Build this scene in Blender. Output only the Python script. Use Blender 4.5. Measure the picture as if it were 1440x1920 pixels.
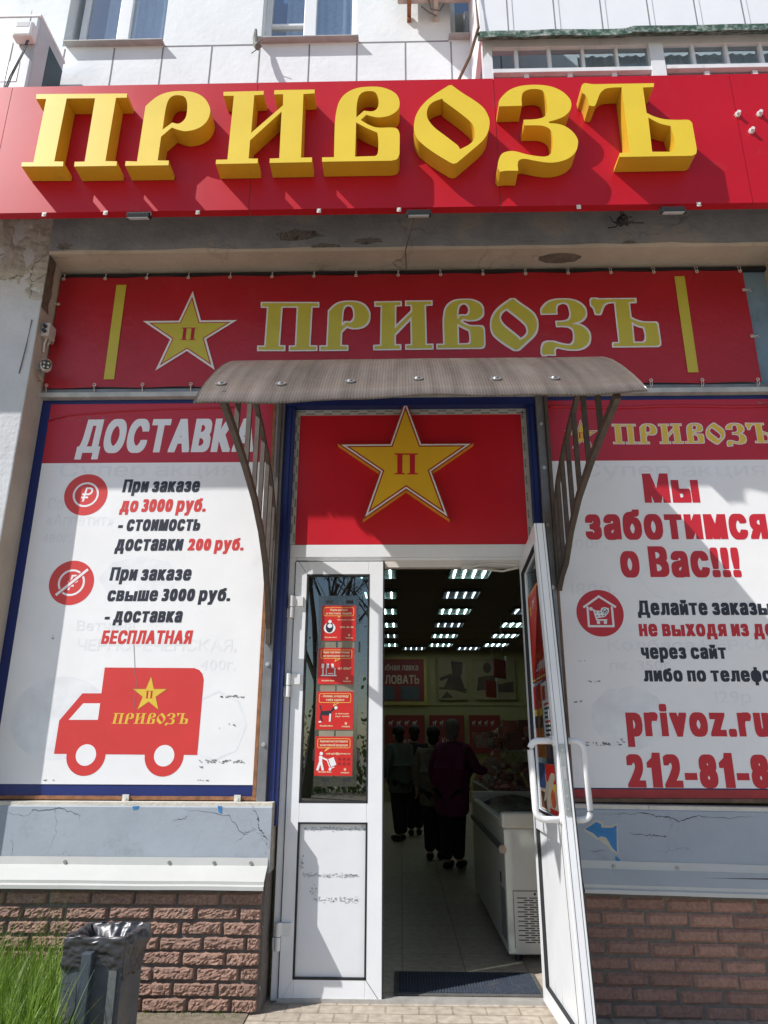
import bpy, math, random
from mathutils import Vector, Matrix, noise
from mathutils.geometry import delaunay_2d_cdt
random.seed(7)
for o in list(bpy.data.objects): bpy.data.objects.remove(o)
sc = bpy.context.scene
col = sc.collection
R = math.radians
# ------------------------------------------------------------------ camera
F, PITCH, YAW, ROLL, CAMZ = 1344.77, 0.309565, 0.0239937, 0.0031226, 1.45
def _axes():
    cp, sp = math.cos(PITCH), math.sin(PITCH)
    right, fwd, up = Vector((1, 0, 0)), Vector((0, cp, sp)), Vector((0, -sp, cp))
    rz = Matrix.Rotation(YAW, 3, 'Z')
    right, fwd, up = rz @ right, rz @ fwd, rz @ up
    c, s = math.cos(ROLL), math.sin(ROLL)
    return c*right + s*up, c*up - s*right, fwd
AX, AU, AF = _axes()
cam = bpy.data.cameras.new('camera')
cam.sensor_fit = 'VERTICAL'; cam.sensor_height = 24; cam.lens = F/1920*24
cam.clip_start = 0.05; cam.clip_end = 500
camo = bpy.data.objects.new('camera', cam); col.objects.link(camo)
camo.matrix_world = Matrix(((AX.x, AU.x, -AF.x, 0), (AX.y, AU.y, -AF.y, 0), (AX.z, AU.z, -AF.z, CAMZ), (0, 0, 0, 1)))
sc.camera = camo
# ------------------------------------------------------------------ light
SUN = Vector((-1.7, -1.0, 2.1)).normalized()          # towards the sun
ELEV = math.asin(SUN.z)
w = bpy.data.worlds.new('World'); sc.world = w; w.use_nodes = True
nt = w.node_tree
sky = nt.nodes.new('ShaderNodeTexSky'); sky.sky_type = 'NISHITA'; sky.sun_disc = False
sky.sun_elevation = ELEV; sky.sun_rotation = math.atan2(SUN.x, SUN.y); sky.air_density = 1.0; sky.dust_density = 0.5
bg = nt.nodes['Background']; bg.inputs['Strength'].default_value = 0.118
nt.links.new(sky.outputs[0], bg.inputs['Color'])
sl = bpy.data.lights.new('sun', 'SUN'); sl.energy = 4.5; sl.angle = R(0.5); sl.color = (1.0, 0.975, 0.95)
so = bpy.data.objects.new('sun', sl); col.objects.link(so)
so.rotation_euler = SUN.to_track_quat('Z', 'Y').to_euler(); so.location = (-8, -6, 14)
sc.view_settings.view_transform = 'Standard'; sc.view_settings.look = 'None'
sc.view_settings.exposure = 0.26; sc.view_settings.gamma = 1.0; sc.view_settings.use_curve_mapping = False
sc.cycles.max_bounces = 8

# ------------------------------------------------------------------ pixel of the photo -> point on a real plane
def P(px, py, Y):
    d = AX*((px-720)/F) - AU*((py-960)/F) + AF
    t = Y/d.y
    return (t*d.x, CAMZ + t*d.z)

# ------------------------------------------------------------------ materials
MATS = {}
def M(name, c, rough=.55, var=.10, scale=6, bump=0.0, bscale=60, metal=0.0, spec=.5, island=0.0, emit=None, estr=0, dirt=None, dscale=3, dmin=.55, dmax=.75, trans=0.0):
    if name in MATS: return MATS[name]
    m = bpy.data.materials.new(name); m.use_nodes = True; MATS[name] = m
    n = m.node_tree.nodes; L = m.node_tree.links; b = n['Principled BSDF']
    b.inputs['Roughness'].default_value = rough; b.inputs['Metallic'].default_value = metal
    b.inputs['Specular IOR Level'].default_value = spec
    tc = n.new('ShaderNodeTexCoord')
    def noise_(s, det=4, rg=.6):
        t = n.new('ShaderNodeTexNoise'); t.inputs['Scale'].default_value = s; t.inputs['Detail'].default_value = det
        t.inputs['Roughness'].default_value = rg; L.new(tc.outputs['Object'], t.inputs['Vector']); return t
    def mix(a, bb, fac, mode='MIX'):
        x = n.new('ShaderNodeMix'); x.data_type = 'RGBA'; x.blend_type = mode
        for s, v in ((0, fac), (6, a), (7, bb)):
            if hasattr(v, 'node'): L.new(v, x.inputs[s])
            else: x.inputs[s].default_value = v
        return x.outputs[2]
    def ramp(src, lo, hi):
        r = n.new('ShaderNodeMapRange'); r.inputs[1].default_value = lo; r.inputs[2].default_value = hi
        L.new(src, r.inputs[0]); return r.outputs[0]
    cc = (*c, 1)
    out = cc
    if var:
        t = noise_(scale); f = ramp(t.outputs[0], .3, .7)
        out = mix(tuple(x*(1-var) for x in c)+(1,), tuple(min(1, x*(1+var)) for x in c)+(1,), f)
    if island:
        g = n.new('ShaderNodeNewGeometry'); f = g.outputs['Random Per Island']
        v = mix((1-island,)*3+(1,), (1+island*.6, 1+island*.5, 1+island*.4, 1), f)
        out = mix(out, v, 1.0, 'MULTIPLY')
    if dirt:
        t = noise_(dscale, 8, .7); f = ramp(t.outputs[0], dmin, dmax)
        out = mix(out, (*dirt, 1), f)
    if hasattr(out, 'node'): L.new(out, b.inputs['Base Color'])
    else: b.inputs['Base Color'].default_value = out
    if bump:
        t = noise_(bscale, 6, .65); bp = n.new('ShaderNodeBump'); bp.inputs['Strength'].default_value = bump
        bp.inputs['Distance'].default_value = .02; L.new(t.outputs[0], bp.inputs['Height']); L.new(bp.outputs[0], b.inputs['Normal'])
    if rough > .2:
        t = noise_(scale*2.3); r = n.new('ShaderNodeMapRange')
        r.inputs[3].default_value = rough*.85; r.inputs[4].default_value = min(1, rough*1.15)
        L.new(t.outputs[0], r.inputs[0]); L.new(r.outputs[0], b.inputs['Roughness'])
    if emit:
        b.inputs['Emission Color'].default_value = (*emit, 1); b.inputs['Emission Strength'].default_value = estr
    if trans:
        tr = n.new('ShaderNodeBsdfTranslucent'); tr.inputs[0].default_value = cc
        ms = n.new('ShaderNodeMixShader'); ms.inputs[0].default_value = trans
        L.new(b.outputs[0], ms.inputs[1]); L.new(tr.outputs[0], ms.inputs[2]); L.new(ms.outputs[0], n['Material Output'].inputs[0])
    return m
def glass_mat(name, tint=(.8, .85, .85), base=.06, rough=.01):
    if name in MATS: return MATS[name]
    m = bpy.data.materials.new(name); m.use_nodes = True; MATS[name] = m
    n = m.node_tree.nodes; L = m.node_tree.links; n.remove(n['Principled BSDF'])
    t = n.new('ShaderNodeBsdfTransparent'); t.inputs[0].default_value = (*tint, 1)
    g = n.new('ShaderNodeBsdfGlossy'); g.inputs['Roughness'].default_value = rough
    fr = n.new('ShaderNodeFresnel'); gb = n.new('ShaderNodeNewGeometry'); io = n.new('ShaderNodeMath'); io.operation = 'MULTIPLY_ADD'
    io.inputs[1].default_value = 1/1.5-1.5; io.inputs[2].default_value = 1.5; L.new(gb.outputs['Backfacing'], io.inputs[0]); L.new(io.outputs[0], fr.inputs[0])   # same reflection from both sides of a thin pane
    ad = n.new('ShaderNodeMath'); ad.operation = 'ADD'; ad.inputs[1].default_value = base; L.new(fr.outputs[0], ad.inputs[0])
    mx = n.new('ShaderNodeMixShader'); L.new(ad.outputs[0], mx.inputs[0]); L.new(t.outputs[0], mx.inputs[1]); L.new(g.outputs[0], mx.inputs[2])
    L.new(mx.outputs[0], n['Material Output'].inputs[0]); return m
def crackify(m, scale=2.2, width=.012, dark=(.05, .05, .05), strength=.55, amount=(.5, .68)):
    "thin wandering cracks (voronoi cell borders, only in patches) multiplied into the base colour and the bump"
    n = m.node_tree.nodes; L = m.node_tree.links; b = n['Principled BSDF']
    tc = n.new('ShaderNodeTexCoord')
    nz = n.new('ShaderNodeTexNoise'); nz.inputs['Scale'].default_value = 3; nz.inputs['Detail'].default_value = 8
    L.new(tc.outputs['Object'], nz.inputs['Vector'])
    mx = n.new('ShaderNodeMix'); mx.data_type = 'VECTOR'; mx.inputs[0].default_value = .32
    L.new(tc.outputs['Object'], mx.inputs[4]); L.new(nz.outputs['Color'], mx.inputs[5])
    v = n.new('ShaderNodeTexVoronoi'); v.feature = 'DISTANCE_TO_EDGE'; v.inputs['Scale'].default_value = scale
    L.new(mx.outputs[1], v.inputs['Vector'])
    r = n.new('ShaderNodeMapRange'); r.inputs[1].default_value = 0; r.inputs[2].default_value = width; r.inputs[3].default_value = 1; r.inputs[4].default_value = 0
    L.new(v.outputs['Distance'], r.inputs[0])
    n2 = n.new('ShaderNodeTexNoise'); n2.inputs['Scale'].default_value = 1.7; L.new(tc.outputs['Object'], n2.inputs['Vector'])
    r2 = n.new('ShaderNodeMapRange'); r2.inputs[1].default_value = amount[0]; r2.inputs[2].default_value = amount[1]; r2.inputs[4].default_value = strength
    L.new(n2.outputs[0], r2.inputs[0])
    mu = n.new('ShaderNodeMath'); mu.operation = 'MULTIPLY'; L.new(r.outputs[0], mu.inputs[0]); L.new(r2.outputs[0], mu.inputs[1])
    x = n.new('ShaderNodeMix'); x.data_type = 'RGBA'; L.new(mu.outputs[0], x.inputs[0])
    src = b.inputs['Base Color'].links[0].from_socket
    L.new(src, x.inputs[6]); x.inputs[7].default_value = (*dark, 1); L.new(x.outputs[2], b.inputs['Base Color'])
    return m
WHITEWALL = M('white_painted_concrete', (.735, .765, .77), .75, .06, 2.2, .22, 16, dirt=(.60, .60, .59), dscale=2.5, dmin=.62, dmax=.85)
JOINT = M('joint_dark', (.22, .22, .23), .9)
SIGNRED = M('sign_red_composite', (.46, .006, .016), .42, .06, 1.3, spec=.3, dirt=(.43, .04, .05), dscale=7, dmin=.6, dmax=.85)
YELLOW = M('letter_yellow', (.76, .54, .035), .42, .06, 2, dirt=(.55, .39, .06), dscale=5, dmin=.6, dmax=.85)
VWHITE = M('vinyl_white', (.84, .835, .83), .42, .035, 2.5, dirt=(.70, .70, .69), dscale=2, dmin=.6, dmax=.9, bump=.10, bscale=3.5)
VRED = M('vinyl_red', (.46, .012, .028), .40, .06, 3)
TRED = M('print_red', (.52, .014, .026), .45, .05, 4)
TRUCKRED = M('print_light_red', (.62, .040, .035), .45, .05, 4)
TDARK = M('print_dark', (.018, .020, .034), .45, .05, 4)
GHOST = M('print_ghost', (.775, .78, .785), .45, .06, 4)
TYEL = M('print_yellow', (.74, .50, .05), .45, .05, 4)
TWHITE = M('print_white', (.80, .80, .80), .45, .03, 4)
BRED = M('banner_red', (.37, .011, .018), .40, .10, 1.6, .35, 4.5, dirt=(.38, .045, .045), dscale=5, dmin=.6, dmax=.9)
BYEL = M('banner_yellow_green', (.50, .42, .045), .5, .06, 5)
BOUT = M('banner_outline', (.70, .66, .64), .5, .05, 5)
PVC = M('white_pvc', (.78, .79, .80), .33, .03, 4, dirt=(.55, .53, .48), dscale=8, dmin=.66, dmax=.95)
PVCOLD = M('yellowed_pvc', (.66, .61, .55), .4, .06, 5, dirt=(.35, .31, .25), dscale=9, dmin=.6, dmax=.9)
SEAL = M('black_seal', (.015, .015, .017), .6)
BLUE = M('blue_painted_frame', (.007, .020, .135), .45, .12, 4, dirt=(.05, .06, .12), dscale=12, dmin=.62, dmax=.85)
STEEL = M('grey_galvanised', (.22, .22, .225), .45, .18, 9, metal=.4)
ALU = M('bright_screw_metal', (.60, .60, .60), .3, .05, 20, metal=.8)
RUST = M('rusty_angle_iron', (.26, .115, .05), .8, .35, 20, .3, 120)
BRACKET = M('brown_painted_iron', (.085, .066, .052), .6, .25, 15, .1, 90, dirt=(.16, .08, .035), dscale=14, dmin=.62, dmax=.8)
BEAM = crackify(M('grey_beam_paint', (.31, .335, .35), .85, .22, 3, .5, 18, dirt=(.40, .385, .36), dscale=3.0, dmin=.56, dmax=.60), 1.6, .012, (.06, .06, .06), .5)
CREAM = crackify(M('cream_plaster', (.50, .43, .35), .85, .12, 3, .35, 25, dirt=(.33, .29, .24), dscale=4, dmin=.6, dmax=.78), 1.5, .012, (.09, .07, .05))
PILLAR = crackify(M('pillar_plaster', (.56, .57, .58), .85, .10, 2.5, .4, 22, dirt=(.44, .42, .38), dscale=2.4, dmin=.58, dmax=.75), 1.8, .014, (.12, .11, .10), .8, (.5, .62))
PLINTH = crackify(M('blue_grey_plaster', (.345, .385, .43), .8, .06, 4, .16, 9, dirt=(.30, .33, .36), dscale=5, dmin=.58, dmax=.7), 2.4, .006, (.12, .13, .15), .5, (.5, .66))
SILL = M('pale_stone_sill', (.62, .58, .50), .8, .12, 12, .3, 50)
FLASH = M('white_metal_flashing', (.52, .52, .49), .4, .04, 5, dirt=(.58, .58, .54), dscale=5, dmin=.62, dmax=.85)
BRICK = M('split_face_brick', (.40, .245, .185), .9, .30, 60, .8, 170, island=.14, dirt=(.40, .33, .28), dscale=14, dmin=.58, dmax=.8)
BRICK2 = M('red_brown_brick', (.33, .19, .145), .85, .25, 50, .4, 120, island=.22, dirt=(.34, .24, .20), dscale=22, dmin=.62, dmax=.8)
MORTAR = M('dark_mortar', (.15, .13, .115), .95, .2, 20, .4, 60)
PAVE = None
TILE = None
BLACK = M('black_plastic', (.02, .02, .022), .4, .1, 8)
DGREY = M('dark_grey_steel', (.070, .082, .095), .5, .25, 9, .05, 70, dirt=(.17, .13, .085), dscale=6, dmin=.5, dmax=.75)
WPLAS = M('white_plastic', (.74, .74, .73), .35, .03, 6)
GPLAS = M('grey_enamel', (.55, .57, .59), .4, .05, 4)
CABLE = M('cable_grey', (.12, .12, .12), .6)
GLASS = glass_mat('window_glass', (.75, .82, .85), .05)
UGLASS = glass_mat('upper_window_glass', (.86, .92, .97), .26)
DGLASS = glass_mat('door_glass', (.55, .62, .60), .13)
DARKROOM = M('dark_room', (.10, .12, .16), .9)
CURTAIN = M('pale_curtain', (.74, .77, .78), .9, .12, 18)
WGLASS = None

# ------------------------------------------------------------------ mesh builder
WL = {}
def wl(o): return WL.get(o.name, Vector((0, 0, 0)))
class MB:
    def __init__(s): s.v = []; s.f = []; s.mi = []
    def add(s, vs, fs, mi=0):
        k = len(s.v); s.v += [tuple(p) for p in vs]
        for f in fs: s.f.append(tuple(i+k for i in f)); s.mi.append(mi)
        return s
    def box(s, x0, x1, y0, y1, z0, z1, mi=0):
        x0, x1 = sorted((x0, x1)); y0, y1 = sorted((y0, y1)); z0, z1 = sorted((z0, z1))
        return s.add([(x0,y0,z0),(x1,y0,z0),(x1,y1,z0),(x0,y1,z0),(x0,y0,z1),(x1,y0,z1),(x1,y1,z1),(x0,y1,z1)],
                     [(0,3,2,1),(4,5,6,7),(0,1,5,4),(1,2,6,5),(2,3,7,6),(3,0,4,7)], mi)
    def obox(s, o, ux, uy, uz, a, b, c, mi=0):
        "box from corner o along three direction vectors with lengths a, b, c"
        o = Vector(o); ux, uy, uz = Vector(ux)*a, Vector(uy)*b, Vector(uz)*c
        p = [o, o+ux, o+ux+uy, o+uy]; p += [q+uz for q in p]
        return s.add(p, [(0,3,2,1),(4,5,6,7),(0,1,5,4),(1,2,6,5),(2,3,7,6),(3,0,4,7)], mi)
    def tube(s, pts, r, n=8, mi=0, caps=True):
        pts = [Vector(p) for p in pts]; k0 = len(s.v); rs = r if isinstance(r, (list, tuple)) else [r]*len(pts)
        up = Vector((0, 0, 1))
        rings = []
        for i, p in enumerate(pts):
            d = (pts[min(i+1, len(pts)-1)] - pts[max(i-1, 0)]).normalized()
            a = d.cross(up)
            if a.length < .05: a = d.cross(Vector((1, 0, 0)))
            a.normalize(); b = d.cross(a).normalized()
            rings.append([p + (a*math.cos(t) + b*math.sin(t))*rs[i] for t in [2*math.pi*j/n for j in range(n)]])
        vs = [q for r_ in rings for q in r_]; fs = []
        for i in range(len(pts)-1):
            for j in range(n):
                fs.append((i*n+j, i*n+(j+1) % n, (i+1)*n+(j+1) % n, (i+1)*n+j))
        if caps: fs.append(tuple(range(n-1, -1, -1))); fs.append(tuple((len(pts)-1)*n+j for j in range(n)))
        return s.add(vs, fs, mi)
    def bar(s, pts, wx, wt, mi=0):
        "rectangular bar running in a plane X = const: wx wide in X, wt thick across its run"
        pts = [Vector(p) for p in pts]; vs = []; fs = []
        for i, p in enumerate(pts):
            d = (pts[min(i+1, len(pts)-1)] - pts[max(i-1, 0)]).normalized(); nn = Vector((1, 0, 0)).cross(d).normalized()
            for a, b in ((-1, -1), (1, -1), (1, 1), (-1, 1)): vs.append(p + Vector((a*wx/2, 0, 0)) + nn*b*wt/2)
        for i in range(len(pts)-1):
            for j in range(4): fs.append((i*4+j, i*4+(j+1) % 4, i*4+4+(j+1) % 4, i*4+4+j))
        fs.append((3, 2, 1, 0)); k = (len(pts)-1)*4; fs.append((k, k+1, k+2, k+3))
        return s.add(vs, fs, mi)
    def sphere(s, c, rx, ry=None, rz=None, n=12, m=8, nz=0, mi=0):
        ry = ry or rx; rz = rz or rx; c = Vector(c); vs = []; fs = []
        for i in range(m+1):
            t = math.pi*i/m
            for j in range(n):
                a = 2*math.pi*j/n; d = Vector((math.sin(t)*math.cos(a), math.sin(t)*math.sin(a), math.cos(t)))
                k = 1 + (nz*noise.noise(d*3 + c*7) if nz else 0)
                vs.append(c + Vector((d.x*rx*k, d.y*ry*k, d.z*rz*k)))
        for i in range(m):
            for j in range(n): fs.append((i*n+j, (i+1)*n+j, (i+1)*n+(j+1) % n, i*n+(j+1) % n))
        return s.add(vs, fs, mi)
    def disc(s, c, r, ax='y', h=.004, n=14, mi=0):
        c = Vector(c); d = {'y': Vector((0, -h, 0)), 'x': Vector((-h, 0, 0)), 'z': Vector((0, 0, h))}[ax]
        return s.tube([c, c+d], r, n, mi)
    def tris(s, tri, fn, mi=0):
        vs, fs = tri; return s.add([fn(a, b) for a, b in vs], fs, mi)
    def build(s, name, mat, parent=None, label=None, cat=None, group=None, kind=None, smooth=False, bevel=0):
        me = bpy.data.meshes.new(name)
        vs = [Vector(p) for p in s.v]
        if parent is not None or not vs: c = sum(vs, Vector())/max(1, len(vs))
        else:
            c = sum(vs, Vector())/len(vs); c.z = min(p.z for p in vs)
        me.from_pydata([p-c for p in vs], [], s.f); 
        for m in (mat if isinstance(mat, (list, tuple)) else [mat]): me.materials.append(m)
        if any(s.mi):
            for p, i in zip(me.polygons, s.mi): p.material_index = i
        me.validate(); me.update()
        if smooth:
            for p in me.polygons: p.use_smooth = True
        o = bpy.data.objects.new(name, me); col.objects.link(o)
        if parent: o.parent = parent; o.location = c - wl(parent)
        else: o.location = c
        WL[o.name] = c
        if bevel:
            b = o.modifiers.new('bevel', 'BEVEL'); b.width = bevel; b.segments = 2; b.limit_method = 'ANGLE'; b.angle_limit = R(40)
        tag(o, label, cat, group, kind); return o
def tag(o, label=None, cat=None, group=None, kind=None):
    for k, v in (('label', label), ('category', cat), ('group', group), ('kind', kind)):
        if v: o[k] = v
    return o
def empty(name, loc, label, cat, group=None, kind=None):
    o = bpy.data.objects.new(name, None); col.objects.link(o); o.location = loc; o.empty_display_size = .1
    WL[o.name] = Vector(loc); return tag(o, label, cat, group, kind)
def copy_tree(o, parent=None, shift=(0, 0, 0), label=None):
    c = o.copy(); col.objects.link(c)
    if parent is None: c.location = o.location + Vector(shift)
    else: c.parent = parent
    WL[c.name] = wl(o) + Vector(shift)
    if label: c['label'] = label
    for ch in list(o.children): copy_tree(ch, c, shift)
    return c

# ------------------------------------------------------------------ flat shapes: union of polygons by constrained triangulation
def area(p): return sum(p[i][0]*p[(i+1) % len(p)][1] - p[(i+1) % len(p)][0]*p[i][1] for i in range(len(p)))/2
def union(contours, brush=None):
    """contours: closed outlines (nonzero winding, holes run the other way); brush: (wx, wy) grows the shape with a box brush"""
    vs, faces, sign = [], [], []
    def put(p, sg):
        k = len(vs); vs.extend(Vector(q) for q in p); faces.append(list(range(k, k+len(p)))); sign.append(sg)
    tot = sum(area(p) for p in contours); flip = 1 if tot >= 0 else -1
    for p in contours:
        a = area(p); sg = (1 if a > 0 else -1)*flip
        put(p if a > 0 else p[::-1], sg)
    if brush:
        wx, wy = brush
        for p in contours:
            for i in range(len(p)):
                (x0, y0), (x1, y1) = p[i], p[(i+1) % len(p)]
                c = [(x+a*wx, y+b*wy) for x, y in ((x0, y0), (x1, y1)) for a in (-1, 1) for b in (-1, 1)]
                put(hull(c), 100)
    V, E_, Fc, _, _, of = delaunay_2d_cdt(vs, [], faces, 0, 1e-6)
    fs = [tuple(f) for f, ids in zip(Fc, of) if sum(sign[i] for i in ids) != 0 and ids]
    return [(v.x, v.y) for v in V], fs
def hull(pts):
    pts = sorted(set((round(a, 6), round(b, 6)) for a, b in pts)); lo, up = [], []
    cr = lambda o, a, b: (a[0]-o[0])*(b[1]-o[1]) - (a[1]-o[1])*(b[0]-o[0])
    for p in pts:
        while len(lo) > 1 and cr(lo[-2], lo[-1], p) <= 1e-12: lo.pop()
        lo.append(p)
    for p in reversed(pts):
        while len(up) > 1 and cr(up[-2], up[-1], p) <= 1e-12: up.pop()
        up.append(p)
    return lo[:-1]+up[:-1]
def circle(cx, cy, r, n=32, ry=None): return [(cx+r*math.cos(2*math.pi*i/n), cy+(ry or r)*math.sin(2*math.pi*i/n)) for i in range(n)]
def stroke(pts, wd, closed=False):
    "list of polygons covering a thick line"
    out = []; q = pts + ([pts[0]] if closed else [])
    for (x0, y0), (x1, y1) in zip(q, q[1:]):
        l = math.hypot(x1-x0, y1-y0) or 1; nx, ny = -(y1-y0)/l*wd/2, (x1-x0)/l*wd/2; ex, ey = (x1-x0)/l*wd*.3, (y1-y0)/l*wd*.3
        out.append([(x0-ex+nx, y0-ey+ny), (x0-ex-nx, y0-ey-ny), (x1+ex-nx, y1+ey-ny), (x1+ex+nx, y1+ey+ny)])
    return [p if area(p) > 0 else p[::-1] for p in out]

# ------------------------------------------------------------------ lettering from Blender's built-in font, made heavy and narrow
STYLE = {'impact': (.078, .034), 'bold': (.034, .024), 'plain': (.010, .010)}
GC = {}
def outline(ch):
    c = bpy.data.curves.new('t', 'FONT'); c.body = ch; c.size = 1
    o = bpy.data.objects.new('t', c); col.objects.link(o)
    dg = bpy.context.evaluated_depsgraph_get()
    cu = o.evaluated_get(dg).to_curve(dg)
    res = []
    for s in cu.splines:
        p = []; bp = s.bezier_points; n_ = len(bp)
        for i in range(n_):
            a, b = bp[i], bp[(i+1) % n_]
            q0, q1, q2, q3 = a.co, a.handle_right, b.handle_left, b.co
            d = (q3-q0); st = d.length < 1e-6 or (((q1-q0).cross(d)).length + ((q2-q0).cross(d)).length) < 2e-3*d.length
            for k in range(1 if st else 4):
                t = k/4
                u = q0*(1-t)**3 + q1*3*t*(1-t)**2 + q2*3*t*t*(1-t) + q3*t**3
                if not p or (abs(u.x-p[-1][0])+abs(u.y-p[-1][1])) > 1e-4: p.append((u.x, u.y))
        if len(p) > 2: res.append(p)
    o.evaluated_get(dg).to_curve_clear(); bpy.data.objects.remove(o); bpy.data.curves.remove(c)
    return res
LOWUP = {'impact': 1.10}
CUSTOM = {'ы': [[(0, 0), (.46, 0), (.48, .06), (.48, .25), (.44, .31), (.11, .31), (.11, .546), (0, .546)], [(.11, .075), (.11, .245), (.35, .245), (.37, .22), (.37, .10), (.35, .075)], [(.66, 0), (.77, 0), (.77, .546), (.66, .546)]],
  '1': [[(.10, .50), (.27, .61), (.30, .727), (.40, .727), (.40, 0), (.24, 0), (.24, .53), (.10, .45)]]}
def glyph(ch, style):
    k = (ch, style)
    if k not in GC:
        cs = [[(x, y*1.10) for x, y in c] for c in outline(ch)] if style == 'impact' and ch.islower() and ch not in 'бй' and ch not in CUSTOM else CUSTOM[ch] if ch in CUSTOM and style == 'impact' else outline(ch); tri = union(cs, STYLE[style])
        xs = [tri[0][i][0] for f in tri[1] for i in f]; ys = [tri[0][i][1] for f in tri[1] for i in f]
        GC[k] = (tri, min(xs), max(xs), min(ys), max(ys))
    return GC[k]
def layout(s, style):
    x = 0; parts = []; gap = {'impact': .075, 'bold': .085, 'plain': .085}[style]
    for ch in s:
        if ch == ' ': x += .26; continue
        t, x0, x1, y0, y1 = glyph(ch, style)
        parts.append((t, x-x0)); x += x1-x0+gap
    return parts, x-gap
def text_mb(s, style, fn, w_, h, ref='Н', shear=0, mb=None):
    "fn(u, v) maps metres along / above the baseline to a point; w_ total width, h height of ref letter"
    parts, W = layout(s, style); sx = w_/W; sy = h/glyph(ref, style)[4]
    mb = mb or MB()
    for (vs, fs), dx in parts:
        used = sorted(set(i for f in fs for i in f)); ix = {a: b for b, a in enumerate(used)}
        mb.add([fn((vs[i][0]+dx)*sx + shear*vs[i][1]*sy, vs[i][1]*sy) for i in used], [tuple(ix[i] for i in f) for f in fs])
    return mb
def facing(x, z, Y): return lambda u, v: (x+u, Y, z+v)
def ptext(s, pl, pr, top, Y, mat, parent, ref='Н', style='impact', shear=0, dy=-.003, name='lettering'):
    "text between two baseline pixels on the plane Y"
    x0, z0 = P(*pl, Y); x1, z1 = P(*pr, Y); z0 = (z0+z1)/2; zt = P(pl[0], top, Y)[1]
    return text_mb(s, style, facing(x0, z0, Y+dy), x1-x0, zt-z0, ref, shear).build(name, mat, parent)
def flat(contours, fn, mb=None, brush=None, mi=0):
    mb = mb or MB(); vs, fs = union(contours, brush)
    used = sorted(set(i for f in fs for i in f)); ix = {a: b for b, a in enumerate(used)}
    return mb.add([fn(*vs[i]) for i in used], [tuple(ix[i] for i in f) for f in fs], mi)
def pent(cx, cz, r, k=.382, rot=0):
    return [(cx + (r if i % 2 == 0 else r*k)*math.sin(math.pi*i/5+rot), cz + (r if i % 2 == 0 else r*k)*math.cos(math.pi*i/5+rot)) for i in range(10)]

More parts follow.
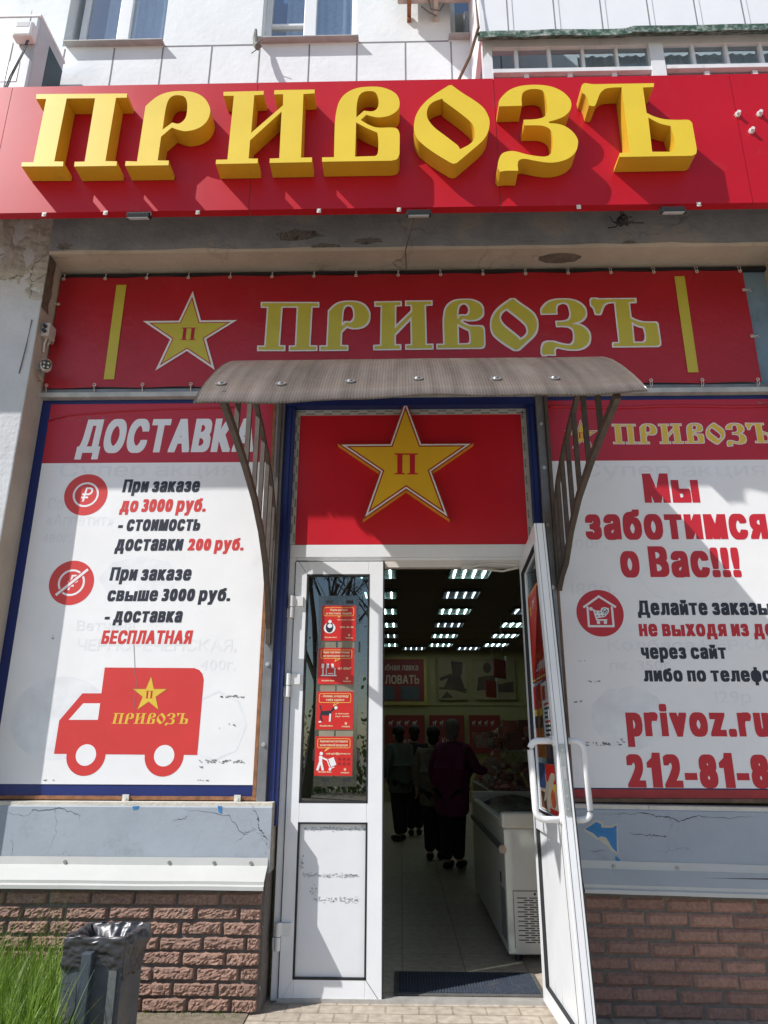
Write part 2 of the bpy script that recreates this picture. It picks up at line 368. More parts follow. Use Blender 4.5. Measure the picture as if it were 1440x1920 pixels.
# ------------------------------------------------------------------ the Slavonic display letters, traced on the front face of the roof letters
YS, LD = 3.97, .137
def smooth(pts, c=True):
    "points (x, y) are smooth, (x, y, 1) are corners"
    n_ = len(pts); out = []
    for i in range(n_):
        p1, p2 = pts[i], pts[(i+1) % n_]
        a = Vector(p1[:2]); b = Vector(p2[:2])
        if len(p1) > 2 and len(p2) > 2: out.append(tuple(a)); continue
        p0 = a*2-b if len(p1) > 2 else Vector(pts[i-1][:2]); p3 = b*2-a if len(p2) > 2 else Vector(pts[(i+2) % n_][:2])
        for k in range(5):
            t = k/5
            q = .5*((2*a) + (b-p0)*t + (2*p0-5*a+4*b-p3)*t*t + (3*a-p0-3*b+p3)*t**3)
            out.append(tuple(q))
    return out
C = lambda *l: [(x, y, 1) for x, y in l]
RAW = [
 (30, 150, 6, [C((230,158),(1250,152),(1247,198),(1125,200),(1005,912),(1135,915),(1130,965),(655,972),(660,920),(772,918),(890,205),(570,207),(430,915),(533,918),(528,970),(60,972),(65,925),(195,925),(340,212),(225,212))]),
 (220, 150, 7.2, [[(380,355,1),(450,290),(560,210),(700,162),(880,148),(1050,172),(1180,250),(1250,380),(1240,490),(1180,590),(1070,660),(930,690),(830,675),(735,640,1),(590,765,1),(545,1085,1),(695,1088,1),(690,1150,1),(105,1158,1),(112,1095,1),(265,1100,1)],
   [(610,670,1),(650,400),(690,270),(750,215),(830,205),(910,230),(942,310),(940,430),(920,510),(880,560),(820,590),(740,575,1)]]),
 (395, 150, 6.857, [C((165,152),(682,140),(680,188),(560,195),(520,680),(930,325),(932,182),(815,185),(820,130),(1337,122),(1335,172),(1192,180),(1160,998),(1303,995),(1300,1055),(757,1065),(760,1010),(882,1005),(912,405),(507,775),(487,1010),(607,1010),(603,1070),(65,1080),(70,1025),(215,1022),(298,203),(165,203))]),
 (590, 150, 8, [[(112,1160,1),(290,1158,1),(300,720),(320,500),(370,320),(470,200),(620,125),(800,100),(980,105),(1130,150),(1230,220),(1272,320),(1262,420),(1200,490),(1100,540),(970,560),(880,550),(775,520,1),(690,600,1),(800,665),(900,705),(1000,715),(1150,712),(1235,730),(1272,800),(1275,900,1),(1272,1110,1),(1235,1185),(1150,1210,1),(112,1225,1)],
   [(625,560,1),(630,380),(660,250),(720,185),(810,165),(900,180),(950,250),(960,340),(940,420),(890,462),(830,470),(740,460,1)],
   [(622,635,1),(780,720),(940,790,1),(955,900),(948,1090),(910,1140,1),(605,1150,1)]]),
 (760, 150, 8.4706, [[(690,85,1),(735,80,1),(900,200),(1090,320),(1240,440),(1320,580),(1338,690),(1310,830),(1230,960),(1050,1120),(820,1315,1),(770,1330,1),(720,1315,1),(480,1170),(300,1040),(190,930),(140,800),(140,690),(170,560),(260,410),(420,260)],
   [(585,295,1),(610,335,1),(850,510),(1010,640),(1080,730),(1105,840),(1095,930),(1020,1020),(870,1100,1),(835,1040,1),(640,890),(470,760),(370,640),(340,530),(370,420),(450,345)]]),
 (910, 140, 7.579, [[(195,450,1),(190,390),(230,320),(340,220),(500,160),(720,143),(920,165),(1080,230),(1190,330),(1222,420),(1200,510),(1120,590),(1000,640),(905,665,1),(905,685,1),(1080,710),(1220,790),(1305,900),(1315,990),(1280,1100),(1180,1190),(1030,1240),(880,1248),(720,1225),(560,1195),(480,1215),(460,1280),(468,1365,1),(300,1365),(210,1380,1),(178,1330,1),(185,1230),(230,1130),(320,1090),(430,1090),(600,1135),(760,1160),(870,1160),(930,1120),(960,1050),(960,900),(930,790),(850,735),(740,720),(555,720,1),(545,640,1),(680,635),(780,620),(850,585),(880,500),(870,380),(840,270),(800,220),(720,203),(620,210),(540,250),(515,330),(520,440,1)]]),
 (1070, 140, 5.76, [[(115,130),(150,92),(240,102),(400,100,1),(900,92,1),(897,132,1),(780,138,1),(820,412,1),(900,450),(1010,480),(1150,488),(1270,488),(1312,520,1),(1362,800,1),(1355,850),(1310,875,1),(525,888,1),(530,845,1),(640,840,1),(550,135,1),(440,140),(370,155),(320,200),(290,270),(265,330),(235,340),(200,330,1),(180,260),(155,215),(122,190)],
   [(838,462,1),(960,525),(1080,555,1),(1120,700),(1115,800),(1080,832,1),(880,832,1)]]),
]
LOGO = []          # contours per letter in metres on the front-face plane
for ox, oz, k, cs in RAW:
    L_ = []
    for i, c in enumerate(cs):
        pp = [P(ox+x/k, oz+y/k, YS-LD) for x, y in smooth(c)]
        a = area(pp)
        if (a < 0) != (i > 0): pp = pp[::-1]
        L_.append(pp)
    LOGO.append(L_)
_xs = [p[0] for l in LOGO for c in l for p in c]
LX0, LX1 = min(_xs), max(_xs)
LZ0 = min(p[1] for p in LOGO[0][0]); LZ1 = max(p[1] for p in LOGO[0][0])
def logo_to(x0, x1, z0, z1, shear=0):
    f = lambda p: (x0+(p[0]-LX0)/(LX1-LX0)*(x1-x0) + shear*(p[1]-LZ0)/(LZ1-LZ0)*(z1-z0), z0+(p[1]-LZ0)/(LZ1-LZ0)*(z1-z0))
    return [[[f(p) for p in c] for c in l] for l in LOGO]
def letter_p(x0, x1, z0, z1):
    c = LOGO[0][0]; a = min(p[0] for p in c); b = max(p[0] for p in c)
    return [[(x0+(p[0]-a)/(b-a)*(x1-x0), z0+(p[1]-LZ0)/(LZ1-LZ0)*(z1-z0)) for p in c]]
def solid(contours, y0, y1, mb=None, mi=0, mis=None):
    "extrude outlines (facade plane) from y0 (front) back to y1"
    mb = mb or MB(); flat(contours, lambda x, z: (x, y0, z), mb, mi=mi)
    for c in contours:
        n_ = len(c); mb.add([(x, y0, z) for x, z in c]+[(x, y1, z) for x, z in c], [(i, (i+1) % n_, n_+(i+1) % n_, n_+i) for i in range(n_)], mi if mis is None else mis)
    return mb
# ------------------------------------------------------------------ patterned materials
def grid_mat(name, c1, c2, mortar, wd, ht, ms, rough, off=.5, bump=.3, axis='xy'):
    m = bpy.data.materials.new(name); m.use_nodes = True
    n = m.node_tree.nodes; L = m.node_tree.links; b = n['Principled BSDF']
    tc = n.new('ShaderNodeTexCoord'); g = n.new('ShaderNodeNewGeometry')
    t = n.new('ShaderNodeTexBrick'); t.offset = off
    for k, v in (('Color1', (*c1, 1)), ('Color2', (*c2, 1)), ('Mortar', (*mortar, 1))): t.inputs[k].default_value = v
    t.inputs['Scale'].default_value = 1; t.inputs['Brick Width'].default_value = wd; t.inputs['Row Height'].default_value = ht; t.inputs['Mortar Size'].default_value = ms
    L.new(g.outputs['Position'], t.inputs['Vector'])
    nz = n.new('ShaderNodeTexNoise'); nz.inputs['Scale'].default_value = 18; nz.inputs['Detail'].default_value = 8; L.new(g.outputs['Position'], nz.inputs['Vector'])
    x = n.new('ShaderNodeMix'); x.data_type = 'RGBA'; x.blend_type = 'OVERLAY'; x.inputs[0].default_value = .55
    L.new(t.outputs['Color'], x.inputs[6]); L.new(nz.outputs[0], x.inputs[7]); L.new(x.outputs[2], b.inputs['Base Color'])
    b.inputs['Roughness'].default_value = rough
    bp = n.new('ShaderNodeBump'); bp.inputs['Strength'].default_value = bump; bp.inputs['Distance'].default_value = .01
    ad = n.new('ShaderNodeMath'); ad.operation = 'MULTIPLY_ADD'; ad.inputs[1].default_value = -1; L.new(t.outputs['Fac'], ad.inputs[0]); L.new(nz.outputs[0], ad.inputs[2])
    L.new(ad.outputs[0], bp.inputs['Height']); L.new(bp.outputs[0], b.inputs['Normal'])
    MATS[name] = m; return m
PAVE = grid_mat('tan_paving_stones', (.42, .36, .285), (.375, .32, .25), (.27, .225, .175), .19, .13, .006, .9, .5, .5)
TILE = grid_mat('beige_floor_tiles', (.52, .44, .34), (.48, .405, .31), (.25, .20, .15), .42, .42, .005, .35, 0, .05)
CEIL = M('ceiling_tiles', (.18, .13, .105), .9, .05, 3)
SHOPWALL = M('yellow_green_wall', (.34, .30, .14), .8, .08, 3)

# ------------------------------------------------------------------ setting: ground
MB().box(-40, 40, -60, 4.87, -.30, -.004).build('pavement', PAVE, kind='structure')
MB().box(-6, 8, 4.872, 21, -.30, -.002).build('floor', TILE, kind='structure')

# ------------------------------------------------------------------ the building
B = empty('apartment_building', (0, 5, 0), 'white panel apartment block with a ground floor shop front and an open white door', 'building')
ZS, WY = 7.27, 4.70
W1, W2, W3 = (-2.96, -2.07), (-1.205, -.365), (.455, .70)
mb = MB()
mb.box(-9, 9, WY, 5.0, 5.9, ZS)
xs = [-9, W1[0], W1[1], W2[0], W2[1], W3[0], W3[1], 9]
for a, b in zip(xs[0::2], xs[1::2]): mb.box(a, b, WY, 5.0, ZS, 8.75)
mb.box(-9, 9, WY, 5.0, 8.75, 15)
g = WY-.002
for x in (-3.35, -2.93, -2.49, -2.06, -1.63, -1.21, -.775, -.36, .06, .455, .88): mb.box(x-.006, x+.006, g, g+.01, 5.9, ZS-.03, 1)
for a, b in ((-9, W1[0]-.03), (W1[1]+.02, W2[0]-.03), (W2[1]+.02, W3[0]-.02)): mb.box(a, b, g, g+.01, ZS-.03, ZS-.016, 1)
mb.build('upper_wall', [WHITEWALL, JOINT], B)
# upper windows
def upper_window(x0, x1, mull, fly=None, curtain=True):
    yf = WY+.13; z0, z1 = ZS+.02, 8.75; f = .055
    m = MB(); m.box(x0, x0+f, yf, yf+.06, z0, z1); m.box(x1-f, x1, yf, yf+.06, z0, z1)
    m.box(x0+f, x1-f, yf, yf+.06, z0, z0+f*.9); m.box(x0+f, x1-f, yf, yf+.06, z1-f, z1)
    if mull: m.box(mull-.055, mull+.055, yf-.012, yf+.06, z0+f*.9, z1-f)
    if fly: m.box(x0+f, mull-.055, yf-.006, yf+.05, fly, fly+.028)
    fr = m.build('window', PVC, B, bevel=.004)
    segs = [(x0+f, mull-.055), (mull+.055, x1-f)] if mull else [(x0+f, x1-f)]
    for a, b in segs: MB().box(a, b, yf+.025, yf+.033, z0+f*.9, z1-f).build('pane', UGLASS, fr)
    # sheet-metal drip under the opening
    MB().add([(x0-.02, WY-.07, ZS-.012), (x1+.02, WY-.07, ZS-.012), (x1+.02, yf, ZS+.018), (x0-.02, yf, ZS+.018), (x0-.02, WY-.07, ZS-.022), (x1+.02, WY-.07, ZS-.022), (x1+.02, yf, ZS+.004), (x0-.02, yf, ZS+.004)],
      [(0,1,2,3),(7,6,5,4),(0,4,5,1),(1,5,6,2),(3,2,6,7),(0,3,7,4)]).build('window_sill', M('dull_sill_metal', (.38, .39, .37), .6, .15, 9), fr)
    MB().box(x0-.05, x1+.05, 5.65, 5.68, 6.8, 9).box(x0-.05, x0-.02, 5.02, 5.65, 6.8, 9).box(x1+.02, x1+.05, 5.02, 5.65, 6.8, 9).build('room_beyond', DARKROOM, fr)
    if curtain:
        c = MB(); nn = 40; a, b = (x0+.2*(x1-x0), x1)
        vs = []
        for i in range(nn+1):
            x = a+(b-a)*i/nn; y = yf+.12+.012*math.sin(i*1.3)
            vs += [(x, y, z0), (x, y, z1)]
        c.add(vs, [(2*i, 2*i+2, 2*i+3, 2*i+1) for i in range(nn)]).build('curtain', CURTAIN, fr, smooth=True)
upper_window(W1[0]+.06, W1[1], -2.50); upper_window(W2[0], W2[1], -.80, 7.62); upper_window(W3[0], W3[1], None, curtain=False)
# balconies on the right
GREEN = M('green_weathered_flashing', (.035, .085, .055), .7, .4, 9, .2, 40, dirt=(.40, .43, .40), dscale=18, dmin=.46, dmax=.66)
BALP = M('white_balcony_panel', (.80, .80, .82), .5, .03, 3)
BY = 4.08
m = MB(); m.box(.66, 4.6, BY, BY+.04, 6.56, 8.0); m.box(.62, .66, BY, WY, 6.56, 8.0)
for i in range(22):
    x = .84+i*.355
    if x < 4.5: m.box(x, x+.03, BY-.005, BY, 6.56, 8.0, 1); m.box(x-.012, x-.003, BY-.003, BY, 6.56, 8.0, 2)
bal = m.build('balcony', [BALP, BALP, JOINT], B)
m = MB(); nseg = 60; vs = []
for i in range(nseg+1):
    x = .60+4.0*i/nseg; s_ = .012*noise.noise((x*3, 0, 0)) + (.020 if x > 1.72 else 0); s2 = .012*noise.noise((x*6, 2, 0))
    vs += [(x, BY-.10, 6.452+s_), (x, BY+.02, 6.575+s_*.5), (x, BY-.10, 6.392+s_+s2), (x, BY+.02, 6.50+s_*.5)]
fs = []
for i in range(nseg):
    a = i*4; b = a+4; fs += [(a, b, b+1, a+1), (a+2, a+3, b+3, b+2), (a, a+2, b+2, b), (a+1, b+1, b+3, a+3)]
m.add(vs, fs).build('flashing', GREEN, bal)
m = MB(); z0, z1 = 5.62, 6.49
m.box(.63, .70, BY, BY+.07, z0, z1); m.box(.70, 4.6, BY, BY+.07, z1-.08, z1)
for x0_, x1_ in ((.869, .893), (1.114, 1.137), (1.365, 1.385), (1.616, 1.634), (2.177, 2.200), (2.423, 2.446), (2.676, 2.70), (2.93, 2.95)): m.box(x0_, x1_, BY+.005, BY+.06, 6.19, z1-.08)
m.box(1.860, 1.962, BY-.015, BY+.07, z0, z1-.08)
m.box(.70, 1.860, BY-.008, BY+.07, 6.155, 6.19); m.box(1.962, 4.6, BY-.008, BY+.07, 6.165, 6.20)
for x in (.93, 1.25, 1.575, 2.25, 2.60): m.box(x, x+.035, BY+.01, BY+.06, z0, 6.155)
gf = m.build('glazing_frame', M('old_white_paint', (.70, .71, .72), .6, .08, 7, dirt=(.45, .42, .38), dscale=9, dmin=.6, dmax=.8), bal)
MB().box(.70, 4.6, BY+.03, BY+.036, z0, z1-.08).build('pane', GLASS, bal)
m = MB(); vs = []
for i in range(421): x = 1.38+3.2*i/420; q_ = BY+.16+.006*math.sin(i*.72)+.004*math.sin(i*.31); vs += [(x, q_, z0), (x, q_, z1)]
m.add(vs, [(2*i, 2*i+2, 2*i+3, 2*i+1) for i in range(420)]).build('curtain', CURTAIN, bal, smooth=True)
MB().box(.64, 4.6, BY+.45, WY-.01, z0, z1).build('loggia_back', M('loggia_back', (.50, .52, .47), .9), bal)
MB().tube([(.60, BY-.02, 7.9), (.585, BY-.03, 7.1), (.60, BY-.05, 6.55), (.53, BY-.02, 6.3), (.37, BY+.1, 6.0), (.33, BY+.2, 5.8)], .012, 6).build('hanging_cable', M('rusty_brown_cable', (.16, .09, .05), .8), bal)
# pillars, beam, walls round the shop front
for x0, x1, fi in ((-5, -2.665, 3), (2.83, 5, 5)):
    m = MB().box(x0, x1, 4.55, 5.0, -.05, 5.9); m.mi[fi] = 1; m.build('pillar', [PILLAR, CREAM], B, bevel=.01)
ROUGHP = crackify(M('broken_plaster', (.45, .42, .375), .95, .14, 5, .5, 26, dirt=(.33, .29, .25), dscale=6, dmin=.54, dmax=.68), 3.4, .022, (.06, .05, .045), .85, (.4, .55))
vs = []; ax_, az_ = 26, 26
for j in range(az_+1):
    for i in range(ax_+1):
        u, v = i/ax_, j/az_; x = -3.15+.487*u; z = 4.74+.60*v+.10*noise.noise((u*3, 2, 0))*(1-v)-.18*u*u*(1-v); rr_ = noise.noise((x*9, z*9, 2))*.018+noise.noise((x*26, z*26, 5))*.009
        vs.append((x, 4.545+rr_ if 0 < i and 0 < j else 4.552, z))
MB().add(vs, [(j*(ax_+1)+i, j*(ax_+1)+i+1, (j+1)*(ax_+1)+i+1, (j+1)*(ax_+1)+i) for j in range(az_) for i in range(ax_)]).build('broken_plaster', ROUGHP, B)
vs = []
for j in range(31):
    for i in range(7):
        u, v = i/6, j/30; y = 4.552+.10*u; z = 4.52+.46*v; e_ = 1-abs(2*v-1)
        vs.append((-2.664+.004+(.006+.012*noise.noise((y*30, z*14, 3)))*min(1, e_*3)*(1-abs(2*u-1)), y+.02*noise.noise((z*11, 7, 0))*u, z))
MB().add(vs, [(j*7+i, j*7+i+1, (j+1)*7+i+1, (j+1)*7+i) for j in range(30) for i in range(6)]).build('broken_plaster', M('exposed_brown_mortar', (.15, .115, .085), .95, .35, 14, .6, 45), B)
m = MB(); nx = 70; vs = []
for i in range(nx+1):
    x = -2.665+5.495*i/nx; d = max(0, noise.noise((x*2.3, 3, 0))+.1)*.02 + abs(noise.noise((x*9, 1, 0)))*.008
    vs += [(x, 4.53, 5.9), (x, 4.53, 4.99+d), (x, 4.545, 4.975), (x, 4.95, 4.972)]
m.add(vs, [(4*i+k, 4*i+k+1, 4*i+5+k, 4*i+4+k) for i in range(nx) for k in range(3)])
for i in range(nx): m.mi[i*3+2] = 1; m.mi[i*3+1] = 1
m.box(-2.665, 2.83, 4.60, 4.95, 5.2, 5.9)
bm_ = m.build('beam', [BEAM, CREAM], B)
random.seed(44)
for px, py, rx_, rz_ in ((560, 440, .34, .050), (690, 452, .20, .030), (610, 462, .22, .028), (1180, 455, .10, .02), (120, 462, .10, .03), (840, 470, .14, .012)):
    cx_, cz_ = P(px, py, 4.526); ring = []
    for k in range(22):
        a = 2*math.pi*k/22; q_ = 1+.55*noise.noise((math.cos(a)*2+px, math.sin(a)*2, 0)); ring.append((cx_+rx_*q_*math.cos(a)*.5, 4.5265, max(4.992, cz_+rz_*q_*math.sin(a))))
    MB().add(ring, [tuple(range(22))]).build('peeled_patch', M('peeled_beam_patch', (.23, .215, .195), .95, .4, 16, .6, 40, dirt=(.10, .095, .09), dscale=14, dmin=.48, dmax=.6), bm_)
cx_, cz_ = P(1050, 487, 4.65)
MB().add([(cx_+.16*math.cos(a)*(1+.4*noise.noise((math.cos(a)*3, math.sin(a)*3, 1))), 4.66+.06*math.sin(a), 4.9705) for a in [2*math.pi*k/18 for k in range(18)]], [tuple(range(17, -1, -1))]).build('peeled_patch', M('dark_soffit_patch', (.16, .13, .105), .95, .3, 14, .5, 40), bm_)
MB().box(-2.665, 2.83, 4.80, 4.95, 3.8665, 4.97).build('banner_wall', M('pale_blue_board', (.20, .30, .38), .6, .15, 4, dirt=(.10, .14, .17), dscale=5), B)
m = MB().box(-2.665, 2.83, 4.735, 4.80, 3.868, 3.905, 1).box(-2.665, 2.83, 4.755, 4.80, 3.905, 3.94); m.box(-2.665, 2.83, 4.765, 4.80, 4.925, 4.955, 2)
m.build('metal_ledge', [STEEL, M('pale_ledge_metal', (.45, .45, .42), .5, .2, 8), SEAL], B)
MB().box(-.843, .988, 4.785, 4.95, 3.806, 3.8655).build('door_header', BLUE, B)
MB().box(-.90, .98, 4.885, 4.95, 2.78, 3.8).build('transom_wall', SHOPWALL, B)
for x0, x1, a0, a1 in ((-2.665, -.90, -.93, -.907), (1.05, 2.83, 1.05, 1.065)):
    left = x0 < 0
    fr = MB().box(x0, x1, 4.80, 4.95, 1.10, 3.865)
    fr.box(x0, x1, 4.788, 4.80, 1.118, 1.186).box(x0, x1, 4.788, 4.80, 3.835, 3.865)
    if left: fr.box(x0, -2.595, 4.786, 4.80, 1.186, 3.835)
    fr = fr.build('shop_window', BLUE, B)
    rb = MB().box(x0, x1, 4.772, 4.787, 1.098, 1.120); rb.box(a0, a1, 4.770, 4.787, 1.121, 3.86)
    rb.build('angle_iron', RUST if left else M('brown_angle_iron', (.17, .10, .06), .75, .3, 15), fr)
    if left:
        for x in (-1.72, -1.02): MB().box(x-.02, x+.02, 4.758, 4.771, 1.092, 1.13).disc((x, 4.758, 1.11), .009, h=.006).build('fixing_plate', M('pale_plate', (.6, .6, .55), .5), fr)
for s, xa, xb, xc in ((-1, -.905, -.845, -.776), (1, 1.048, .99, .932)):
    p = MB().box(xa, xb, 4.768, 4.86, 0.95, 3.866).build('metal_post', STEEL, B, bevel=.004)
    MB().box(xb, xc, 4.80, 4.90, 0.95, 3.805).box((xb+xc)/2-.012, (xb+xc)/2+.012, 4.792, 4.80, .95, 3.80).build('blue_strip', BLUE, p)
    for z in (1.45, 1.95, 2.42, 2.86, 3.28, 3.62):
        MB().disc(((xa+xb)/2, 4.768, z+.02*s), .014, h=.006).disc(((xa+xb)/2, 4.762, z+.02*s), .008, h=.006).build('screw', ALU, p)
# plinth, sill, flashing, brick base
for left in (True, False):
    x0, x1 = (-5, -.79) if left else (1.05, 5)
    sk = (lambda x: 0) if left else (lambda x: -(x-1.05)*.012)
    m = MB(); nn = 60; vs = []
    for i in range(nn+1):
        x = x0+(x1-x0)*i/nn; z = sk(x)
        vs += [(x, 4.95, .70), (x, 4.70, .70), (x, 4.70, 1.062+z), (x, 4.706, 1.068+z), (x, 4.706, 1.09+z), (x, 4.95, 1.094+z)]
    m.add(vs, [(6*i+6+k, 6*i+k, 6*i+k+1, 6*i+7+k) for i in range(nn) for k in range(5)]+[tuple(range(6)), tuple(6*nn+k for k in range(5, -1, -1))])
    for i in range(nn): m.mi[i*5+4] = 1; m.mi[i*5+3] = 1; 
    if left: m.mi[-1] = 2
    pl = m.build('wall_plinth', [PLINTH, SILL, M('crumbly_cement', (.36, .33, .28), .95, .2, 14, .6, 40)], B)
    def crack(pts, wd, seed):
        vs = []; random.seed(seed); q = []
        for (ax, az), (bx, bz) in zip(pts, pts[1:]):
            for k in range(8): q.append((ax+(bx-ax)*k/8+random.uniform(-.006, .006), az+(bz-az)*k/8+random.uniform(-.006, .006)))
        for i, (x, z) in enumerate(q):
            ww = .8*wd*(.25+.75*random.random())*math.sin(math.pi*(i+.5)/len(q)); vs += [(x-ww*.3, 4.6985, z-ww), (x+ww*.3, 4.6985, z+ww)]
        MB().add(vs, [(2*i, 2*i+2, 2*i+3, 2*i+1) for i in range(len(q)-1)]).build('crack', M('crack_dark', (.06, .062, .065), .95), pl)
    cp = lambda *l: [P(x, y, 4.6985) for x, y in l]
    if left:
        for pts in ([(408,1511),(417,1512),(416,1526),(410,1523)], [(248,1512),(262,1511),(258,1518),(250,1519)]): MB().add([(x, 4.6988, z) for x, z in cp(*pts)], [(0, 1, 2, 3)]).build('paint_patch', M('bright_blue_old_paint', (.035, .19, .42), .7, .2, 12), pl)
        crack(cp((470, 1505), (483, 1530), (486, 1552), (500, 1575), (497, 1618)), .005, 1); crack(cp((486, 1552), (455, 1563), (430, 1530), (330, 1515)), .0025, 2)
        crack(cp((0, 1522), (50, 1530), (60, 1520), (110, 1516), (150, 1528), (148, 1545)), .003, 3); crack(cp((440, 1580), (460, 1565), (478, 1548)), .002, 4)
        crack(cp((20, 1560), (24, 1600), (10, 1622)), .002, 5); crack(cp((320, 1540), (345, 1535), (352, 1528)), .002, 6)
    else:
        crack(cp((1108, 1527), (1170, 1526), (1215, 1524), (1228, 1530), (1250, 1532), (1275, 1540), (1310, 1530), (1360, 1534), (1440, 1530)), .0045, 7)
        crack(cp((1180, 1562), (1215, 1566), (1245, 1569), (1250, 1568)), .004, 8); crack(cp((1105, 1597), (1140, 1593)), .002, 9); crack(cp((1216, 1524), (1217, 1508)), .003, 10)
        mkp = lambda pts: MB().add([(x, 4.6988, z) for x, z in cp(*pts)], [tuple(range(len(pts)))])
        rim = [(1093,1556),(1117,1537),(1130,1541),(1132,1548),(1146,1548),(1158,1543),(1160,1602),(1147,1596),(1134,1579),(1118,1574),(1108,1566)]; MB().add([(x, 4.6993, z) for x, z in cp(*rim)], [tuple(range(len(rim)))]).build('paint_patch', M('pale_chipped_plaster', (.50, .47, .38), .9), pl)
        mkp([(1097,1555),(1118,1541),(1127,1545),(1128,1552),(1148,1552),(1156,1547),(1157,1598),(1150,1592),(1138,1575),(1120,1570),(1112,1562)]).build('paint_patch', M('bright_blue_old_paint', (.035, .19, .42), .7, .2, 12), pl)
        MB().add([(x, 4.6975, z) for x, z in cp((1120,1572),(1126,1568),(1136,1570),(1144,1582),(1140,1586),(1128,1580))], [tuple(range(6))]).build('paint_patch', M('pale_chipped_plaster', (.50, .47, .38), .9), pl)
        mkp([(1154,1604),(1163,1612),(1160,1618),(1154,1613)]).build('paint_patch', MATS['bright_blue_old_paint'], pl)
    fx0, fx1 = (-5, -.80) if left else (1.045, 5)
    sk2 = (lambda x: 0) if left else (lambda x: -(x-1.05)*.02)
    prof = [(4.697, .785), (4.692, .742), (4.685, .738), (4.60, .672), (4.60, .655), (4.585, .648), (4.585, .628), (4.59, .628), (4.66, .62)]
    m = MB(); vs = []; nn = 40
    for i in range(nn+1):
        x = fx0+(fx1-fx0)*i/nn
        for y, z in prof: vs.append((x, y+.003*noise.noise((x*2, z*9, 5)), z+sk2(x)+.002*noise.noise((x*3, z*5, 0))))
    k = len(prof)
    m.add(vs, [(k*i+j, k*i+k+j, k*i+k+j+1, k*i+j+1) for i in range(nn) for j in range(k-1)])
    fl = m.build('metal_flashing', FLASH, B)
    xsn = (-2.72, -2.02, -1.39, -1.12, -.90) if left else (1.25, 1.62, 2.2, 2.65)
    for x in xsn: MB().disc((x, 4.694, .757+sk2(x)), .010, h=.008).build('screw', M('dull_screw', (.35, .35, .33), .4, metal=.6), fl)
    # bricks
    random.seed(3 if left else 4)
    m = MB(); bx0, bx1 = (-3.4, -.815) if left else (1.045, 3.3)
    H, Lb, J = .0662, .242, .010; nx, nz = (20, 8) if left else (12, 5)
    for r in range(9):
        zc = .605-r*(H+J); off = [0, .12, .03, .17, .055, .14, .02, .1, .16][r]
        x = bx1 if left else bx0; first = True
        while (x > bx0 if left else x < bx1):
            l_ = Lb+random.uniform(-.006, .006)
            if first: l_ = max(.06, Lb-off if left else Lb-[.02,.15,.0,.14,.01,.16,.01,.13,.02][r]); first = False
            a, b = (x-l_, x) if left else (x, x+l_)
            jz, jx = random.uniform(-.003, .003), random.random()*50
            zt = zc+jz+(0 if left else -((a+b)/2-1.05)*.02); vs = []; dpt = random.uniform(-.004, .004)
            for j in range(nz+1):
                for i in range(nx+1):
                    u, v = i/nx, j/nz; e = min(u*l_, (1-u)*l_, v*H, (1-v)*H)
                    xx, zz = a+u*l_, zt-H+v*H
                    fall = min(1, e/.009)
                    n1 = noise.noise((xx*16+jx, zz*22, r)); n2 = noise.noise((xx*55, zz*60, r+jx)); n3 = noise.noise((xx*130, zz*130, jx))
                    amp = 1 if left else .22
                    y = 4.643+dpt-(.010+.007*n1+.008*n2+.009*n3)*fall*amp + (0 if e > 1e-6 else .012)
                    xx += .003*noise.noise((zz*40, jx, 1))*(e < 1e-6); zz += .003*noise.noise((xx*40, jx, 2))*(e < 1e-6)
                    vs.append((xx, y, zz))
            fs = [(j*(nx+1)+i, j*(nx+1)+i+1, (j+1)*(nx+1)+i+1, (j+1)*(nx+1)+i) for j in range(nz) for i in range(nx)]
            k0 = len(vs); ring = [i for i in range(nx+1)]+[(j+1)*(nx+1)-1 for j in range(1, nz+1)]+[nz*(nx+1)+i for i in range(nx-1, -1, -1)]+[j*(nx+1) for j in range(nz-1, 0, -1)]
            vs += [(vs[q][0], 4.68, vs[q][2]) for q in ring]; nr = len(ring)
            fs += [(ring[(q+1) % nr], ring[q], k0+q, k0+(q+1) % nr) for q in range(nr)]
            m.add(vs, fs); x = a-J if left else b+J
    x0, x1 = (-5, -.80) if left else (1.04, 5)
    m.box(x0, x1, 4.654, 4.95, -.05, .70, 1)
    m.build('brick_base', [BRICK if left else BRICK2, MORTAR], B)
# shop interior shell
m = MB().box(-3.6, -3.5, 4.95, 19.5, 0, 3.78).box(4.5, 4.6, 4.95, 19.5, 0, 3.78).box(-3.5, 4.5, 19.4, 19.5, 0, 3.78)
m.box(-3.5, -.90, 4.951, 5.0, 0, 1.10).box(1.05, 4.5, 4.951, 5.0, 0, 1.10).box(-3.5, -.90, 4.951, 5.0, 1.10, 3.78).box(1.05, 4.5, 4.951, 5.0, 1.10, 3.78)
m.box(-3.5, 4.5, 19.36, 19.4, 2.35, 2.42)
m.build('shop_wall', SHOPWALL, B)
m = MB().box(-3.6, 4.6, 4.95, 19.5, 3.765, 3.83)
for i in range(15): m.box(-3.5, 4.5, 5.2+i*1.0, 5.225+i*1.0, 3.760, 3.764, 1)
m.build('ceiling', [CEIL, M('ceiling_grid', (.14, .12, .10), .8)], B)

# ------------------------------------------------------------------ door frame and doors
DY = 4.86
m = MB(); m.box(-.775, .93, DY, DY+.07, 2.675, 2.765); m.box(-.775, -.732, DY, DY+.07, 0, 2.675); m.box(.845, .93, DY, DY+.07, 0, 2.675)
m.box(-.732, .845, DY+.012, DY+.07, 2.655, 2.675)
df = m.build('door_frame', PVC, B, bevel=.003)
MB().box(-.11, .845, DY+.015, DY+.07, 2.605, 2.655).build('worn_lintel_strip', PVCOLD, df)
MB().box(-.735, .88, 4.84, 4.90, -.004, .018).build('threshold', M('pale_metal_threshold', (.45, .43, .40), .5, .15, 15, metal=.3), df)
